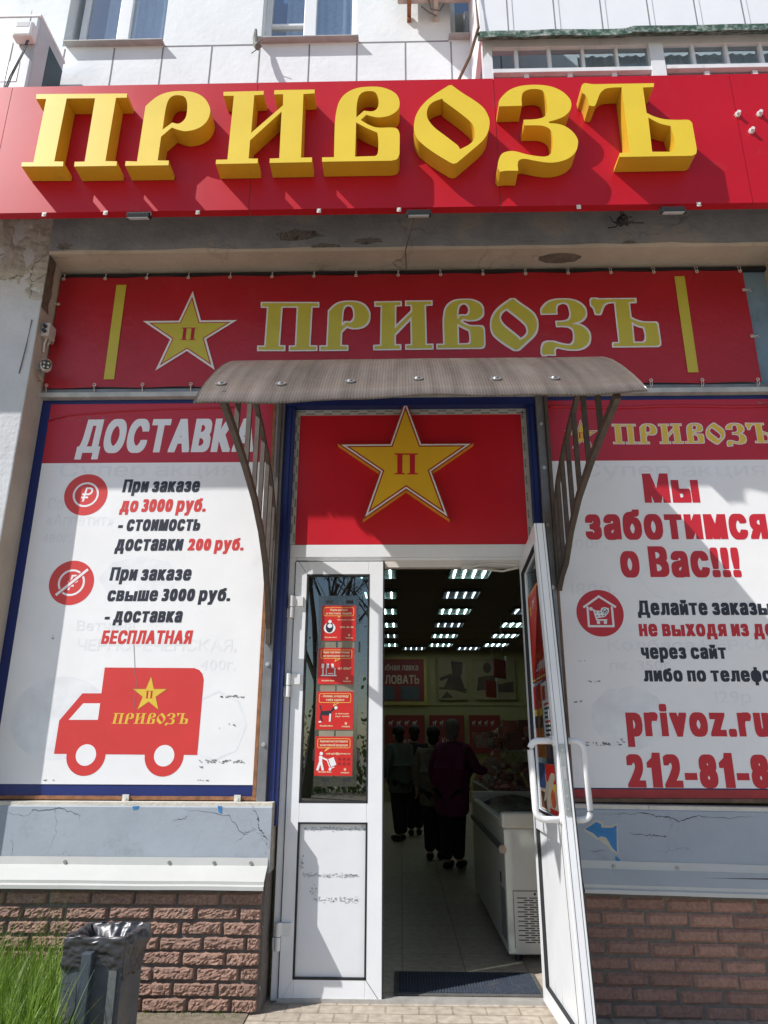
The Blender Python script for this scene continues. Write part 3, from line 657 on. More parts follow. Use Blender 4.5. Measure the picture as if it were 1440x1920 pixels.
# closed left leaf
lx0, lx1, lz0, lz1 = -.728, -.118, .012, 2.64; gx0, gx1 = -.642, -.219; gz0, gz1 = 1.085, 2.545; pz0, pz1 = .118, .962
m = MB(); yf = DY-.012
m.box(lx0, gx0, yf, DY+.06, lz0, lz1); m.box(gx1, lx1, yf, DY+.06, lz0, lz1)
m.box(gx0, gx1, yf, DY+.06, gz1, lz1); m.box(gx0, gx1, yf, DY+.06, pz1, gz0); m.box(gx0, gx1, yf, DY+.06, lz0, pz0)
leaf = m.build('entrance_door', PVC, B, 'closed narrow left leaf with glass above a scuffed white panel', bevel=.003)
MB().box(gx0+.006, gx1-.006, DY+.008, DY+.014, gz0+.006, gz1-.006).build('glass_pane', DGLASS, leaf)
MB().box(gx0, gx1, DY+.004, DY+.03, pz0, pz1).build('lower_panel', M('scuffed_white_panel', (.74, .75, .76), .4, .03, 5, dirt=(.50, .50, .48), dscale=7, dmin=.66, dmax=.95), leaf)
m = MB(); t = .006; ys = yf-.001
for a, b, c, d in ((gx0, gx1, gz0, gz1), (gx0, gx1, pz0, pz1)):
    m.box(a-t, a+t, ys, ys+.022, c, d); m.box(b-t, b+t, ys, ys+.022, c, d); m.box(a-t, b+t, ys, ys+.022, c-t, c+t); m.box(a-t, b+t, ys, ys+.022, d-t, d+t)
m.box(lx1-.004, lx1+.006, ys, ys+.03, lz0, lz1); m.box(lx0-.005, lx0+.001, ys+.004, ys+.03, lz0, lz1)
for (x, z), (x2, z2) in ((((gx0), gz1), (lx0+.02, lz1)), ((gx1, gz1), (lx1-.02, lz1)), ((gx0, pz0), (lx0+.02, lz0)), ((gx1, pz0), (lx1-.02, lz0))):
    m.add([(x-.001, ys-.0005, z-.001), (x2-.001, ys-.0005, z2-.001), (x2+.001, ys-.0005, z2+.001), (x+.001, ys-.0005, z+.001)], [(0, 1, 2, 3)])
m.build('rubber_seal', SEAL, leaf)
random.seed(5); m = MB()
for i in range(420):      # scratched-off lettering on the lower panel
    k = random.random()
    if k < .30: x, z = random.uniform(gx0+.03, gx1-.01), pz1-.035+random.gauss(0, .007)
    elif k < .62: x, z = random.uniform(gx0+.03, gx1-.05), .665+random.gauss(0, .006)
    elif k < .85: x, z = random.uniform(gx0+.10, gx1-.04), .53+random.gauss(0, .008)
    elif k < .94: x, z = gx0+.10+random.gauss(0, .016), .575+random.gauss(0, .02)
    else: x, z = gx0+.02+random.gauss(0, .006), random.uniform(.70, .78)
    a, b = random.uniform(.002, .012), random.uniform(.001, .004); m.box(x, x+a, DY+.0025, DY+.0045, z, z+b)
m.build('scuff_marks', M('grey_scuff', (.30, .31, .32), .7), leaf)
for z in (2.32, 1.80, .34):
    m = MB(); m.tube([(-.742, yf-.022, z-.075), (-.742, yf-.022, z-.004)], .017, 12); m.tube([(-.742, yf-.022, z), (-.742, yf-.022, z+.075)], .018, 12)
    m.box(-.742, -.665, yf-.02, yf, z+.005, z+.072); m.box(-.775, -.742, yf-.012, yf+.01, z-.07, z-.008)
    m.build('hinge', WPLAS, leaf, smooth=False, bevel=.002)
# open right leaf: inner face runs from the hinge (.835, 4.85) out to (.765, 3.90)
HO = Vector((.818, 4.845, 0)); FE = Vector((.800, 3.905, 0)); UD = (FE-HO).normalized(); LW = (FE-HO).length; ND = Vector((-UD.y, UD.x, 0))
if ND.x < 0: ND = -ND
ZU = Vector((0, 0, 1)); TH = .062
def dp(u, v, n=0.0): return HO + UD*u + ND*n + ZU*v + Vector((-.034*(v-1.3)*u/LW, 0, 0))   # the old leaf hangs slightly twisted
m = MB(); st = .095
def db(m, u0, u1, v0, v1, n0=0, n1=TH, mi=0): return m.add([dp(u, v, n) for v in (v0, v1) for u, n in ((u0, n0), (u1, n0), (u1, n1), (u0, n1))], [(0,3,2,1),(4,5,6,7),(0,1,5,4),(1,2,6,5),(2,3,7,6),(3,0,4,7)], mi)
db(m, 0, st, .02, 2.63); db(m, LW-st, LW, .02, 2.63); db(m, st, LW-st, 2.53, 2.63); db(m, st, LW-st, .02, .12); db(m, st, LW-st, .95, 1.06)
rl = m.build('entrance_door', PVC, B, 'open right leaf of the door seen nearly edge on', bevel=.003)
db(MB(), st+.004, LW-st-.004, 1.064, 2.526, .030, .036).build('glass_pane', GLASS, rl)
m = db(MB(), st, LW-st, .12, .95, .02, .055)
for i in (.17, .33): db(m, st+i, st+i+.004, .12, .95, .0185, .02, 1)
m.build('lower_panel', [PVC, M('panel_seam_grey', (.40, .41, .42), .6)], rl)
m = MB(); db(m, LW, LW+.0015, .02, 2.63, .012, .0135); db(m, LW, LW+.0015, .02, 2.63, .046, .0475); db(m, LW-.002, LW+.002, .02, 2.63, TH-.002, TH+.004)
db(m, st-.005, st+.003, 1.06, 2.53, -.001, .02); db(m, LW-st-.003, LW-st+.004, 1.06, 2.53, -.001, .02); db(m, st, LW-st, 2.525, 2.533, -.001, .02); db(m, st, LW-st, 1.055, 1.063, -.001, .02)
db(m, st-.005, st+.003, .12, .95, -.001, .02); db(m, st, LW-st, .115, .122, -.001, .02); db(m, LW-st-.003, LW-st+.004, .12, .95, -.001, .02)
m.build('rubber_seal', SEAL, rl)
m = db(MB(), LW+.001, LW+.005, 1.10, 1.44, .017, .043); m.build('lock_plate', M('steel_lock_plate', (.42, .44, .44), .35, .1, 20, metal=.7), rl)
m = MB()
for v in (1.13, 1.19, 1.41): m.tube([dp(LW+.005, v, .030), dp(LW+.008, v, .030)], .006, 10)
db(m, LW+.004, LW+.008, 1.27, 1.33, .023, .038); m.build('lock_bolt', ALU, rl)
for sgn in (-1, 1):
    n0 = 0 if sgn < 0 else TH; pts = []; u0 = LW-.05; zc = (1.075, 1.455); out = .125 if sgn < 0 else .088
    for k in range(7):
        a = math.pi/2*k/6; pts.append(dp(u0-.0, zc[1]-.045*(1-math.cos(a))*1 if False else zc[1]-.045+.045*math.cos(a), n0+sgn*(out-.045+.045*math.sin(a))))
    q = [dp(u0, zc[1], n0)] + pts
    low = [dp(u0, zc[0]+.045-.045*math.sin(math.pi/2*k/6), n0+sgn*(out-.045+.045*math.cos(math.pi/2*k/6))) for k in range(7)]
    q += low + [dp(u0, zc[0], n0)]
    m = MB().tube(q, .0165, 12)
    for v in zc: m.tube([dp(u0, v, n0), dp(u0, v, n0+sgn*.008)], .026, 12)
    m.build('pull_handle', WPLAS, rl, smooth=True)
m = MB(); m.bar([(0, 0, 0), (0, 0, 0.01)], .001, .001) if False else None
c0 = Vector((.46, 4.865, 2.60)); c1 = dp(.12, 2.585, -.02)
m.tube([c0, (.62, 4.80, 2.615), c1], .009, 6); m.tube([(.50, 4.865, 2.595), (.70, 4.83, 2.565), c1+Vector((0, 0, -.02))], .008, 6); m.box(.42, .50, 4.85, 4.875, 2.585, 2.625)
m.build('closer_arm', M('dirty_white_metal', (.55, .52, .47), .5), rl)
# ------------------------------------------------------------------ roof sign
SG = empty('shop_sign', (0, YS, 4.85), 'long red roof sign with big raised yellow letters ПРИВОЗЪ over the whole shop front', 'sign')
sz0, sz1 = 4.868, 5.982
seams = [-4.4, -2.81, -1.015, .68, 2.352, 4.4]
m = MB()
for a, b in zip(seams, seams[1:]):
    m.box(a+.002, b-.002, YS, YS+.004, sz0, sz1); m.box(a+.002, b-.002, YS+.004, YS+.06, sz0, sz0+.004)
m.box(-4.4, 4.4, YS+.012, YS+.03, sz0+.01, sz1-.01, 1); m.box(-4.4, 4.4, YS+.004, 4.69, sz1-.012, sz1-.004)
m.build('panel', [SIGNRED, M('seam_pale', (.50, .30, .30), .7)], SG)
names = 'ПРИВОЗЪ'
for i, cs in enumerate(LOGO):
    solid(cs, YS-LD, YS-.004, mis=1).build('letter', [YELLOW, M('letter_side_shaded', (.62, .36, .018), .45, .08, 3, dirt=(.40, .23, .03), dscale=6, dmin=.58, dmax=.85)], SG)  # letter sides use a deeper yellow with their shade painted into the colour
m = MB()
for px, py in ((83, 402), (198, 399), (371, 398), (598, 395), (748, 393), (1085, 388), (1310, 383)):
    x, z = P(px, py, YS); m.box(x-.014, x+.014, YS-.004, YS-.001, z-.018, z+.014); m.disc((x, YS-.004, z), .009, h=.006)
m.build('clip', M('pale_clip', (.65, .62, .58), .5), SG)
for px, py in ((1382, 216), (1423, 215), (1408, 247)):
    x, z = P(px, py, YS); MB().disc((x, YS, z), .022, h=.012, n=6).disc((x, YS-.012, z), .013, h=.022, n=10).build('bolt', M('painted_bolt', (.70, .66, .64), .4), SG)
# floodlights below the sign
m0 = None
for i, (px, py, lab) in enumerate(((260, 408, 'small black floodlight under the sign above the star of the banner'), (785, 404, 'small black floodlight at the middle of the sign edge with a wire hanging from it'), (1262, 398, 'small black floodlight under the sign at the right, above the hard sign letter'))):
    x, z = P(px, py, 3.95)
    fl = empty('floodlight', (x, 3.96, z-.04), lab, 'floodlight', 'floodlights under the roof sign')
    b = MB(); b.obox((x-.075, 3.93, z-.01), (1, 0, 0), (0, .94, .34), (0, -.34, .94), .15, .055, .026)
    for k in range(8): b.obox((x-.07+k*.0185, 3.93, z+.018), (1, 0, 0), (0, .94, .34), (0, -.34, .94), .008, .05, .010)
    b.build('housing', BLACK, fl, bevel=.002)
    MB().obox((x-.068, 3.932, z-.014), (1, 0, 0), (0, .94, .34), (0, -.34, .94), .136, .042, .003).build('lens', M('floodlight_lens', (.55, .6, .6), .15), fl)
    MB().box(x-.083, x-.077, 3.95, 3.965, z-.005, z+.045).box(x+.077, x+.083, 3.95, 3.965, z-.005, z+.045).box(x-.083, x+.083, 3.95, 3.965, z+.040, z+.046).build('bracket', BLACK, fl)
tag(MB().tube([(.10, 4.0, 4.80), (.06, 4.30, 4.85), (.045, 4.525, 4.95), (.05, 4.60, 4.965), (.052, 4.73, 4.94)], .004, 6).build('wire', CABLE), 'thin dangling wire from the middle floodlight to the banner top', 'wire')
random.seed(9); m = MB()
for k in range(14):
    p = Vector((1.55+random.gauss(0, .025), 4.16+random.gauss(0, .03), 4.93+random.gauss(0, .015)-.03)); q = p+Vector((random.gauss(0, .05), random.gauss(0, .04), random.gauss(-.01, .02)))
    m.tube([p, (p+q)/2+Vector((0, 0, -.015)), q], .005, 5)
m.sphere((1.55, 4.16, 4.90), .04, .04, .03, nz=.4); m.build('wire_bundle', BLACK, None, 'dark tangle of loose wire ends tucked under the red sign edge', 'wires')

# ------------------------------------------------------------------ vinyl banner
BYP = 4.742
BN = empty('banner', (0, BYP, 3.95), 'laced red vinyl banner with a star, ПРИВОЗЪ and two yellow bars above the windows', 'banner')
bx0, bx1, bz0, bz1 = -2.655, 2.632, 3.947, 4.905
m = MB(); NX, NZ = 90, 14; vs = []
for j in range(NZ+1):
    for i in range(NX+1):
        x = bx0+(bx1-bx0)*i/NX; z = bz0+(bz1-bz0)*j/NZ
        e = 1-abs(2*j/NZ-1); sc_ = .004*math.sin(i/NX*math.pi*18)*(1-e)
        y = BYP+.003*noise.noise((x*1.3, z*1.5, 0))+.002*noise.noise((x*3+z*4, z*2, 4)); vs.append((x, y, z+sc_*(1 if j > NZ/2 else -1)))
m.add(vs, [(j*(NX+1)+i, j*(NX+1)+i+1, (j+1)*(NX+1)+i+1, (j+1)*(NX+1)+i) for j in range(NZ) for i in range(NX)]).build('cloth', BRED, BN, smooth=True)
fy = lambda d: (lambda x, z: (x, BYP-.006-d*.6, z))
for (a, b) in (((221, 535), (197, 712)), ((1265, 519), (1288, 699))):
    x0 = (P(*a, BYP)[0]+P(*b, BYP)[0])/2; z1 = P(*a, BYP)[1]; z0 = P(*b, BYP)[1]
    if a[0] < 700: x0 = P(219, 535, BYP)[0]
    flat([[(x0, z0), (x0+.078, z0), (x0+.078, z1), (x0, z1)]], fy(0)).build('yellow_bar', BYEL, BN)
def star_sign(t, l, r, Y, fnf, parent, mats, ks, pk, nm='star'):
    tx, tz = P(*t, Y); xl, zl = P(*l, Y); xr, zr = P(*r, Y); cx = (xl+xr)/2
    rad = (xr-xl)/2/math.sin(R(72)); cz = tz-rad
    for k, (mm, kk) in enumerate(zip(mats, ks)): flat([pent(cx, cz, rad*kk)], fnf(.001*k)).build(nm, mm, parent)
    flat(letter_p(cx-rad*pk, cx+rad*pk, cz-rad*pk*.90-.0*rad, cz+rad*pk*.95), fnf(.001*len(mats))).build('lettering', TRED if mats[-1] is not BYEL else BRED, parent)
    return cx, cz, rad
star_sign((360, 546.5), (268.5, 602), (445, 599), BYP, fy, BN, (BOUT, BRED, BYEL), (1, .865, .80), .155)
x0, z0 = P(482, 660, BYP); x1, _ = P(1240, 648, BYP); zt = P(497, 567, BYP)[1]
for l in logo_to(x0+.012, x1-.012, z0+.012, zt-.012):
    flat(l, fy(0), brush=(.013, .013)).build('letter_outline', BOUT, BN); flat(l, fy(.002), brush=(.001, .001)).build('letter', BYEL, BN)
eye = [(x, bz1-.018, 0) for x in [bx0+.03+i*.327 for i in range(17)]]+[(x, bz0+.016, 1) for x in [bx0+.03+i*.36 for i in range(4)]+[1.83, 2.2, 2.6]]+[(bx0+.02, 4.66, 2), (bx0+.02, 4.32, 2), (bx1-.02, 4.72, 3), (bx1-.02, 4.32, 3)]
TIE = M('white_cable_tie', (.60, .55, .50), .5)
for x, z, k in eye:
    d = [(0, .062), (0, -.062), (-.07, 0), (.07, 0)][k]; m = MB()
    for a, b in ((.016, 0),): m.tube([(x+.011*math.cos(t), BYP-.014, z+.011*math.sin(t)) for t in [2*math.pi*i/10 for i in range(11)]], .003, 5)
    m.tube([(x+.004, BYP-.012, z), (x+.004+d[0]*.5, BYP-.022, z+d[1]*.5), (x+d[0], BYP+.012, z+d[1])], .003, 5); m.tube([(x-.004, BYP-.012, z), (x+d[0]-.004, BYP+.012, z+d[1])], .0025, 5)
    m.build('cable_tie', TIE, BN)

# ------------------------------------------------------------------ the two window posters
PY = 4.784
def poster(name, lab, x0, x1, z0, z1, zb):
    r = empty(name, ((x0+x1)/2, PY, z0), lab, 'poster')
    m = MB(); nx, nz = 40, 50; vs = []
    for j in range(nz+1):
        for i in range(nx+1):
            u, v = i/nx, j/nz; x, z = x0+(x1-x0)*u, z0+(z1-z0)*v
            vs.append((x, PY+.0003*noise.noise((x*4, z*3, 1)), z))
    m.add(vs, [(j*(nx+1)+i, j*(nx+1)+i+1, (j+1)*(nx+1)+i+1, (j+1)*(nx+1)+i) for j in range(nz) for i in range(nx)]).build('sheet', VWHITE, r, smooth=True)
    MB().box(x0, x1, PY-.0008, PY+.001, zb, z1).build('red_band', VRED, r)
    return r
fp = lambda d: (lambda x, z: (x, PY-.0010-d*.3, z))
PA = poster('window_poster', 'delivery poster with a red van and the heading ДОСТАВКА on the window left of the door', -2.595, -.932, 1.187, 3.832, 3.362)
dl = dict(mat=TDARK, parent=PA, shear=.10); rd = dict(mat=TRUCKRED, parent=PA, shear=.10)
def pl(s, a, b, top, ref='Н', **k): return ptext(s, a, b, top, PY, k['mat'], k['parent'], ref, shear=k.get('shear', 0), dy=(-.0006 if k['mat'] is GHOST else -.0013), style=k.get('style', 'impact'))
pl('ДОСТАВКА', (143, 845), (474, 846), 787, mat=TWHITE, parent=PA, shear=.085)
pl('При заказе', (229, 921.5), (373, 922), 899, **dl)
pl('до 3000 руб.', (224, 959), (385, 958), 935, **rd)
pl('- стоимость', (220, 994.5), (374, 994), 974, 'н', **dl)
pl('доставки', (215, 1032), (341, 1031), 1011, 'н', **dl); pl('200 руб.', (351, 1031), (456, 1031), 1009, **rd)
pl('При заказе', (205, 1087.5), (357, 1087.5), 1063.5, **dl)
pl('свыше 3000 руб.', (200, 1126), (431, 1126), 1103, **dl)
pl('- доставка', (195, 1166), (340, 1166), 1146, 'н', **dl)
pl('БЕСПЛАТНАЯ', (189, 1206.5), (358, 1206), 1182, **rd)
def disc_icon(px, py, rx, parent, col_=TRUCKRED):
    cx, cz = P(px, py, PY); r = P(px+rx, py, PY)[0]-cx
    flat([circle(cx, cz, r, 48)], fp(0)).build('round_badge', col_, parent); return cx, cz, r
for i, (px, py, rx) in enumerate(((161, 927.5, 40.5), (134, 1092.5, 42))):
    cx, cz, r = disc_icon(px, py, rx, PA)
    m = MB(); flat([circle(cx, cz, r*.60, 40), circle(cx, cz, r*.51, 40)[::-1]], fp(.0015), m)
    q_ = lambda a, b: (cx+r*(a*.62+b*.10-.04), cz+r*b*.62); flat(stroke([q_(0, -.5), q_(0, .5), q_(.28, .5), q_(.42, .42), q_(.46, .26), q_(.42, .10), q_(.28, .02), q_(-.16, .02)], r*.085)+stroke([q_(-.16, -.22), q_(.26, -.22)], r*.085), fp(.0015), m)
    if i:
        a = R(42); d = Vector((math.cos(a), math.sin(a))); flat(stroke([(cx-d.x*r*.80, cz-d.y*r*.80), (cx+d.x*r*.86, cz+d.y*r*.86)], r*.22), fp(.0022), m, mi=1); flat(stroke([(cx-d.x*r*.80, cz-d.y*r*.80), (cx+d.x*r*.86, cz+d.y*r*.86)], r*.115), fp(.003), m)
    m.build('rouble_mark', [TWHITE, TRUCKRED], PA)
k_ = 4.645; tp = lambda x, y: P(90+x/k_, 1230+y/k_, PY)
body = [tp(*q) for q in ((495,100),(1275,105),(1318,122),(1345,155),(1357,205),(1300,862),(52,852),(98,562),(300,325),(465,325))]
if area(body) < 0: body = body[::-1]
cs = [body]; win = [tp(*q) for q in ((308,412),(455,412),(435,556),(180,556))]
whl = []
for x, y in ((331, 862), (1012, 868)):
    cx, cz = tp(x, y); r = tp(x+170, y)[0]-cx; whl.append((cx, cz, r))
m = MB(); flat(cs+[circle(cx, cz, r, 40) for cx, cz, r in whl], fp(0), m)
flat([win], fp(.001), m, mi=1)
for cx, cz, r in whl: flat([circle(cx, cz, r*.52, 32)], fp(.001), m, mi=1)
m.build('van_picture', [TRUCKRED, VWHITE], PA)
star = lambda t, l, r_, par, mats, ks, pk: star_sign(t, l, r_, PY, fp2, par, mats, ks, pk)
fp2 = lambda d: (lambda x, z: (x, PY-.0016-d*.3, z))
star((283, 1268), (249.5, 1291.5), (313, 1292.5), PA, (M('print_dark_yellow', (.35, .14, .02), .5), TYEL), (1.04, .97), .22)
x0, z0 = P(209, 1357, PY); x1, _ = P(351, 1358, PY); zt = P(211, 1337, PY)[1]
m = MB()
for l in logo_to(x0, x1, z0, zt, .12): flat(l, fp(.0015), m)
m.build('lettering', TYEL, PA)
# faded older print showing through
gh = dict(mat=GHOST, parent=PA, style='plain'); m = None
pl('Супер акция', (110, 893), (440, 893), 868, 'Н', **gh); pl('Со', (88, 955), (118, 955), 934, **gh); pl('«Аппетит»', (86, 985), (212, 985), 964, **gh); pl('480г.', (78, 1018), (132, 1018), 1000, **gh)
pl('Ветчина', (143, 1182), (252, 1182), 1163, **gh); pl('ЧЕРНОРЕЧЕНСКАЯ,', (143, 1220), (443, 1220), 1198, **gh); pl('400г.', (375, 1256), (442, 1256), 1236, **gh)
FAINT = M('print_faint', (.785, .79, .80), .45); cx, cz = P(110, 1345, PY); flat([circle(cx, cz, .32, 40, .26)], fp(-.0018)).build('faded_print', FAINT, PA); cx, cz = P(220, 1085, PY); flat([circle(cx+.15, cz, .28, 8, .16)], fp(-.0015)).build('faded_print', FAINT, PA); m = MB()
cx, cz = P(405, 1360, PY); flat([circle(cx, cz, .20, 8, .22), circle(cx, cz, .185, 8, .205)[::-1]], fp(-.0012), m); m.build('faded_print', M('print_faint', (.785, .79, .80), .45), PA)
TORN = M('torn_dark_marks', (.20, .19, .18), .8); random.seed(21)
m = MB()
def scr(px, py, wx_, wy_, n_):
    for _ in range(n_):
        x, z = P(px+random.uniform(0, wx_), py+random.uniform(-wy_, wy_), PY); a = random.uniform(.004, .018); m.add([(x, PY-.0020, z), (x+a, PY-.0020, z-.002), (x+a*1.1, PY-.0020, z+random.uniform(.001, .005)), (x+.003, PY-.0020, z+.004)], [(0, 1, 2, 3)])
scr(382, 1428, 80, 3, 34); scr(372, 1432, 8, 8, 6); scr(410, 1306, 50, 2, 22); scr(395, 1362, 60, 5, 5); scr(80, 1463, 20, 1, 6); scr(370, 1463, 20, 1, 6)
scr(95, 1195, 4, 8, 4); scr(84, 785, 120, 4, 20)
pts = [(251, 1208), (253, 1250), (252, 1262), (257, 1280), (253, 1310), (251, 1330)]
for a, b in zip(pts, pts[1:]):
    (xa, za), (xb, zb_) = P(*a, PY), P(*b, PY); m.add([(xa-.0015, PY-.0020, za), (xb-.0015, PY-.0020, zb_), (xb+.0015, PY-.0020, zb_), (xa+.0015, PY-.0020, za)], [(0, 1, 2, 3)])
m.build('torn_edge', TORN, PA)
ruck = [(90, 790), (130, 779), (180, 775), (232, 771), (300, 768), (378, 766), (450, 764)]
MB().tube([(P(x, y, PY)[0], PY-.003, P(x, y, PY)[1]) for x, y in ruck], .006, 6).build('wrinkle', VRED, PA, smooth=True)

PB = poster('window_poster', 'care and ordering poster with the phone number on the window right of the door', 1.066, 2.815, 1.180, 3.832, 3.357)
MB().box(1.066, 2.815, PY-.002, PY+.003, 1.122, 1.172).build('red_strip', M('red_strip', (.36, .03, .03), .6, .15, 6), PB)
MB().tube([(x, PY-.004+.002*math.sin(x*30), 3.775+.006*math.sin(x*7)) for x in [1.07+i*.06 for i in range(29)]], .010, 6).build('wrinkle', VRED, PB, smooth=True)
rB = dict(mat=TRED, parent=PB); dB = dict(mat=TDARK, parent=PB)
pl('Мы', (1209, 940.5), (1313, 940), 888, **rB)
pl('заботимся', (1099, 1008.5), (1442, 1009), 965, 'н', **rB)
pl('о Вас!!!', (1165, 1079), (1391, 1080), 1024.5, **rB)
pl('Делайте заказы', (1196, 1152), (1447, 1152), 1126, **dB)
pl('не выходя из дома', (1199, 1191.7), (1494, 1192), 1170, 'н', **rB)
pl('через сайт', (1203, 1234.5), (1363, 1234), 1214, 'н', **dB)
pl('либо по телефону', (1207.5, 1276.8), (1486, 1277), 1257, 'н', **dB)
pl('privoz.ru', (1176, 1378), (1446, 1378), 1328, 'н', **rB)
pl('212-81-81', (1178, 1474), (1478, 1475), 1411, **rB)
x0, z0 = P(1151, 832, PY); x1, _ = P(1452, 832, PY); zt = P(1151, 796, PY)[1]
m = MB(); m2 = MB()
for l in logo_to(x0, x1, z0, zt): flat(l, fp(0), m, brush=(.006, .006)); flat(l, fp(.0012), m2)
m.build('letter_outline', BOUT, PB); m2.build('lettering', TYEL, PB)
star((1091, 786), (1058, 811), (1122, 810), PB, (BOUT, VRED, TYEL), (1, .88, .80), .2)
cx, cz, r = disc_icon(1125, 1149.5, 44.3, PB, TRED)
q = lambda x, y: P(1080+x/12, 1090+y/12, PY)
sw = lambda px: px/12/1345*4.9
m = MB(); polys = stroke([q(175, 580), q(510, 340), q(885, 575)], sw(46))+stroke([q(258, 580), q(290, 1010), q(845, 1010), q(805, 580)], sw(46))
polys += stroke([q(335, 620), q(400, 650), q(470, 870), q(690, 870)], sw(36)) + [[q(390, 650), q(550, 665), q(570, 600), q(640, 580), q(740, 610), q(735, 700), q(650, 800), q(460, 830)][::-1]]
polys = [p if area(p) > 0 else p[::-1] for p in polys]+[circle(*q(505, 925), sw(38), 14), circle(*q(660, 925), sw(38), 14), circle(*q(335, 620), sw(40), 12)]
flat(polys, fp(.0012), m); flat([circle(*q(650, 670), sw(60), 20), circle(*q(650, 670), sw(48), 20)[::-1]]+stroke([q(620, 660), q(648, 695), q(695, 640)], sw(22)), fp(.002), m, mi=1)
for x, y in ((450, 700), (540, 705), (480, 780), (560, 775), (630, 770)): a, b = q(x, y); flat([[(a-.005, b-.0035), (a+.005, b-.0035), (a+.005, b+.0035), (a-.005, b+.0035)]], fp(.002), m, mi=1)
m.build('cart_and_house_mark', [TWHITE, TDARK], PB)
gh = dict(mat=GHOST, parent=PB, style='plain')
pl('Супер акция', (1090, 893), (1437, 893), 868, **gh); pl('600г.', (1060, 1028), (1138, 1028), 1010, **gh); pl('180р.', (1072, 1115), (1155, 1115), 1092, **gh); pl('Колбаса ЧЕРКИНО', (1140, 1219), (1500, 1219), 1199, **gh); pl('пк, 350г', (1144, 1256), (1258, 1256), 1238, **gh); pl('129р', (1342, 1318), (1410, 1318), 1295, **gh)
m = MB(); random.seed(33)
scr(1095, 1395, 70, 3, 34); scr(1162, 1389, 6, 4, 6); scr(1100, 1278, 50, 1, 8); scr(1072, 1316, 18, 2, 6); scr(1080, 1240, 20, 1, 3)
scr(1410, 755, 40, 3, 12); m.build('torn_edge', TORN, PB)
m = MB(); cx, cz = P(1290, 1085, PY); flat([circle(cx, cz, .33, 8, .17), circle(cx, cz, .325, 8, .165)[::-1]], fp(-.0012)).build('faded_print', FAINT, PB); cx, cz = P(1150, 1345, PY); flat([circle(cx+.1, cz, .25, 9, .2)], fp(-.0015), m); m.build('faded_print', MATS['print_faint'], PB)

# ------------------------------------------------------------------ star sign over the door
SS = empty('star_sign', (.08, 4.86, 2.77), 'raised yellow star on a red board directly above the doorway', 'sign')
tz0, tz1, tx0, tx1 = 2.767, 3.762, -.742, .893
DRED = M('door_board_red', (.54, .009, .022), .35, .04, 2)
MB().box(tx0, tx1, 4.862, 4.88, tz0, tz1).build('board', DRED, SS)
m = MB(); m.box(-.778, tx0-.001, 4.853, 4.87, tz0, 3.803).box(tx1+.001, .931, 4.853, 4.87, tz0, 3.803).box(tx0-.001, tx1+.001, 4.853, 4.87, tz1+.001, 3.803)
tp_ = m.build('tape_border', M('printed_tape', (.52, .53, .50), .5, .06, 6), SS)
m = MB()
for k in range(13):
    for row in (0, 1):
        u0 = tx0-.02+k*.130+row*.065; zz = tz1+(.003 if row else .0225)
        text_mb('KRAUSS', 'bold', lambda u, v: (u0+u, 4.8515, zz+v), .062, .0105, mb=m)
for k in range(8):
    for row in (0, 1):
        v0 = tz0+.02+k*.128+row*.064
        xx = (-.764 if row else -.746); text_mb('KRAUSS', 'bold', lambda u, v: (xx-v, 4.8515, v0+u), .062, .0105, mb=m)
        if not row: xr = .899; text_mb('KRAUSS', 'bold', lambda u, v: (xr+v, 4.8515, v0+.1-u), .062, .0105, mb=m)
m.build('lettering', TDARK, tp_)
SY = 4.80
tx, tzz = P(760.4, 749, SY); xl, zl = P(633, 834, SY); xr, zr = P(889, 828, SY); rad = (xr-xl)/2/math.sin(R(72)); cx = (xl+xr)/2; cz = (zl+zr)/2-rad*math.cos(R(72))
m = solid([pent(cx, cz, rad)[::-1]], SY, 4.861, mi=0, mis=1)
m.build('star', [M('star_edge_red', (.36, .03, .02), .4), M('star_side_yellow', (.72, .36, .03), .45)], SS)
fs_ = lambda d: (lambda x, z: (x, SY-.0015-d, z))
flat([pent(cx, cz, rad*.945)], fs_(0)).build('white_line', TWHITE, SS); flat([pent(cx, cz, rad*.875)], fs_(.001)).build('red_line', MATS['star_edge_red'], SS); flat([pent(cx, cz, rad*.815)], fs_(.002)).build('star_face', M('star_face_yellow', (.78, .46, .02), .45, .06, 4), SS)
flat(letter_p(cx-rad*.16, cx+rad*.165, cz-rad*.16, cz+rad*.155), fs_(.003)).build('lettering', TRED, SS)

# ------------------------------------------------------------------ canopy
CN = empty('door_canopy', (.09, 4.74, 3.0), 'arched brownish ribbed plastic canopy on two iron side brackets above the door', 'canopy')
prof = [(4.732, 3.920), (4.55, 3.902), (4.3, 3.852), (4.15, 3.800), (4.0, 3.728), (3.87, 3.665), (3.75, 3.595), (3.6, 3.49), (3.45, 3.365), (3.3, 3.225), (3.2, 3.12), (3.13, 3.035)]
cx0, cx1 = -1.005, 1.19; NXC = 120; m = MB(); vs = []
for i in range(NXC+1):
    u = i/NXC; x = cx0+(cx1-cx0)*u
    for j, (y, z) in enumerate(prof):
        t = j/(len(prof)-1); dr = t**3*(.007*math.sin(u*11+2.2)+.004*math.sin(u*27)+(u-.5)*.045+.008*math.sin(u*3.14))
        vs.append((x, y+.0*t, z+dr))
k = len(prof); n0 = len(vs)
vs += [(x, y+.007, z-.009) for x, y, z in vs]
fs = [(i*k+j, i*k+j+1, i*k+k+j+1, i*k+k+j) for i in range(NXC) for j in range(k-1)]
fs += [tuple(n0+q for q in f[::-1]) for f in fs]
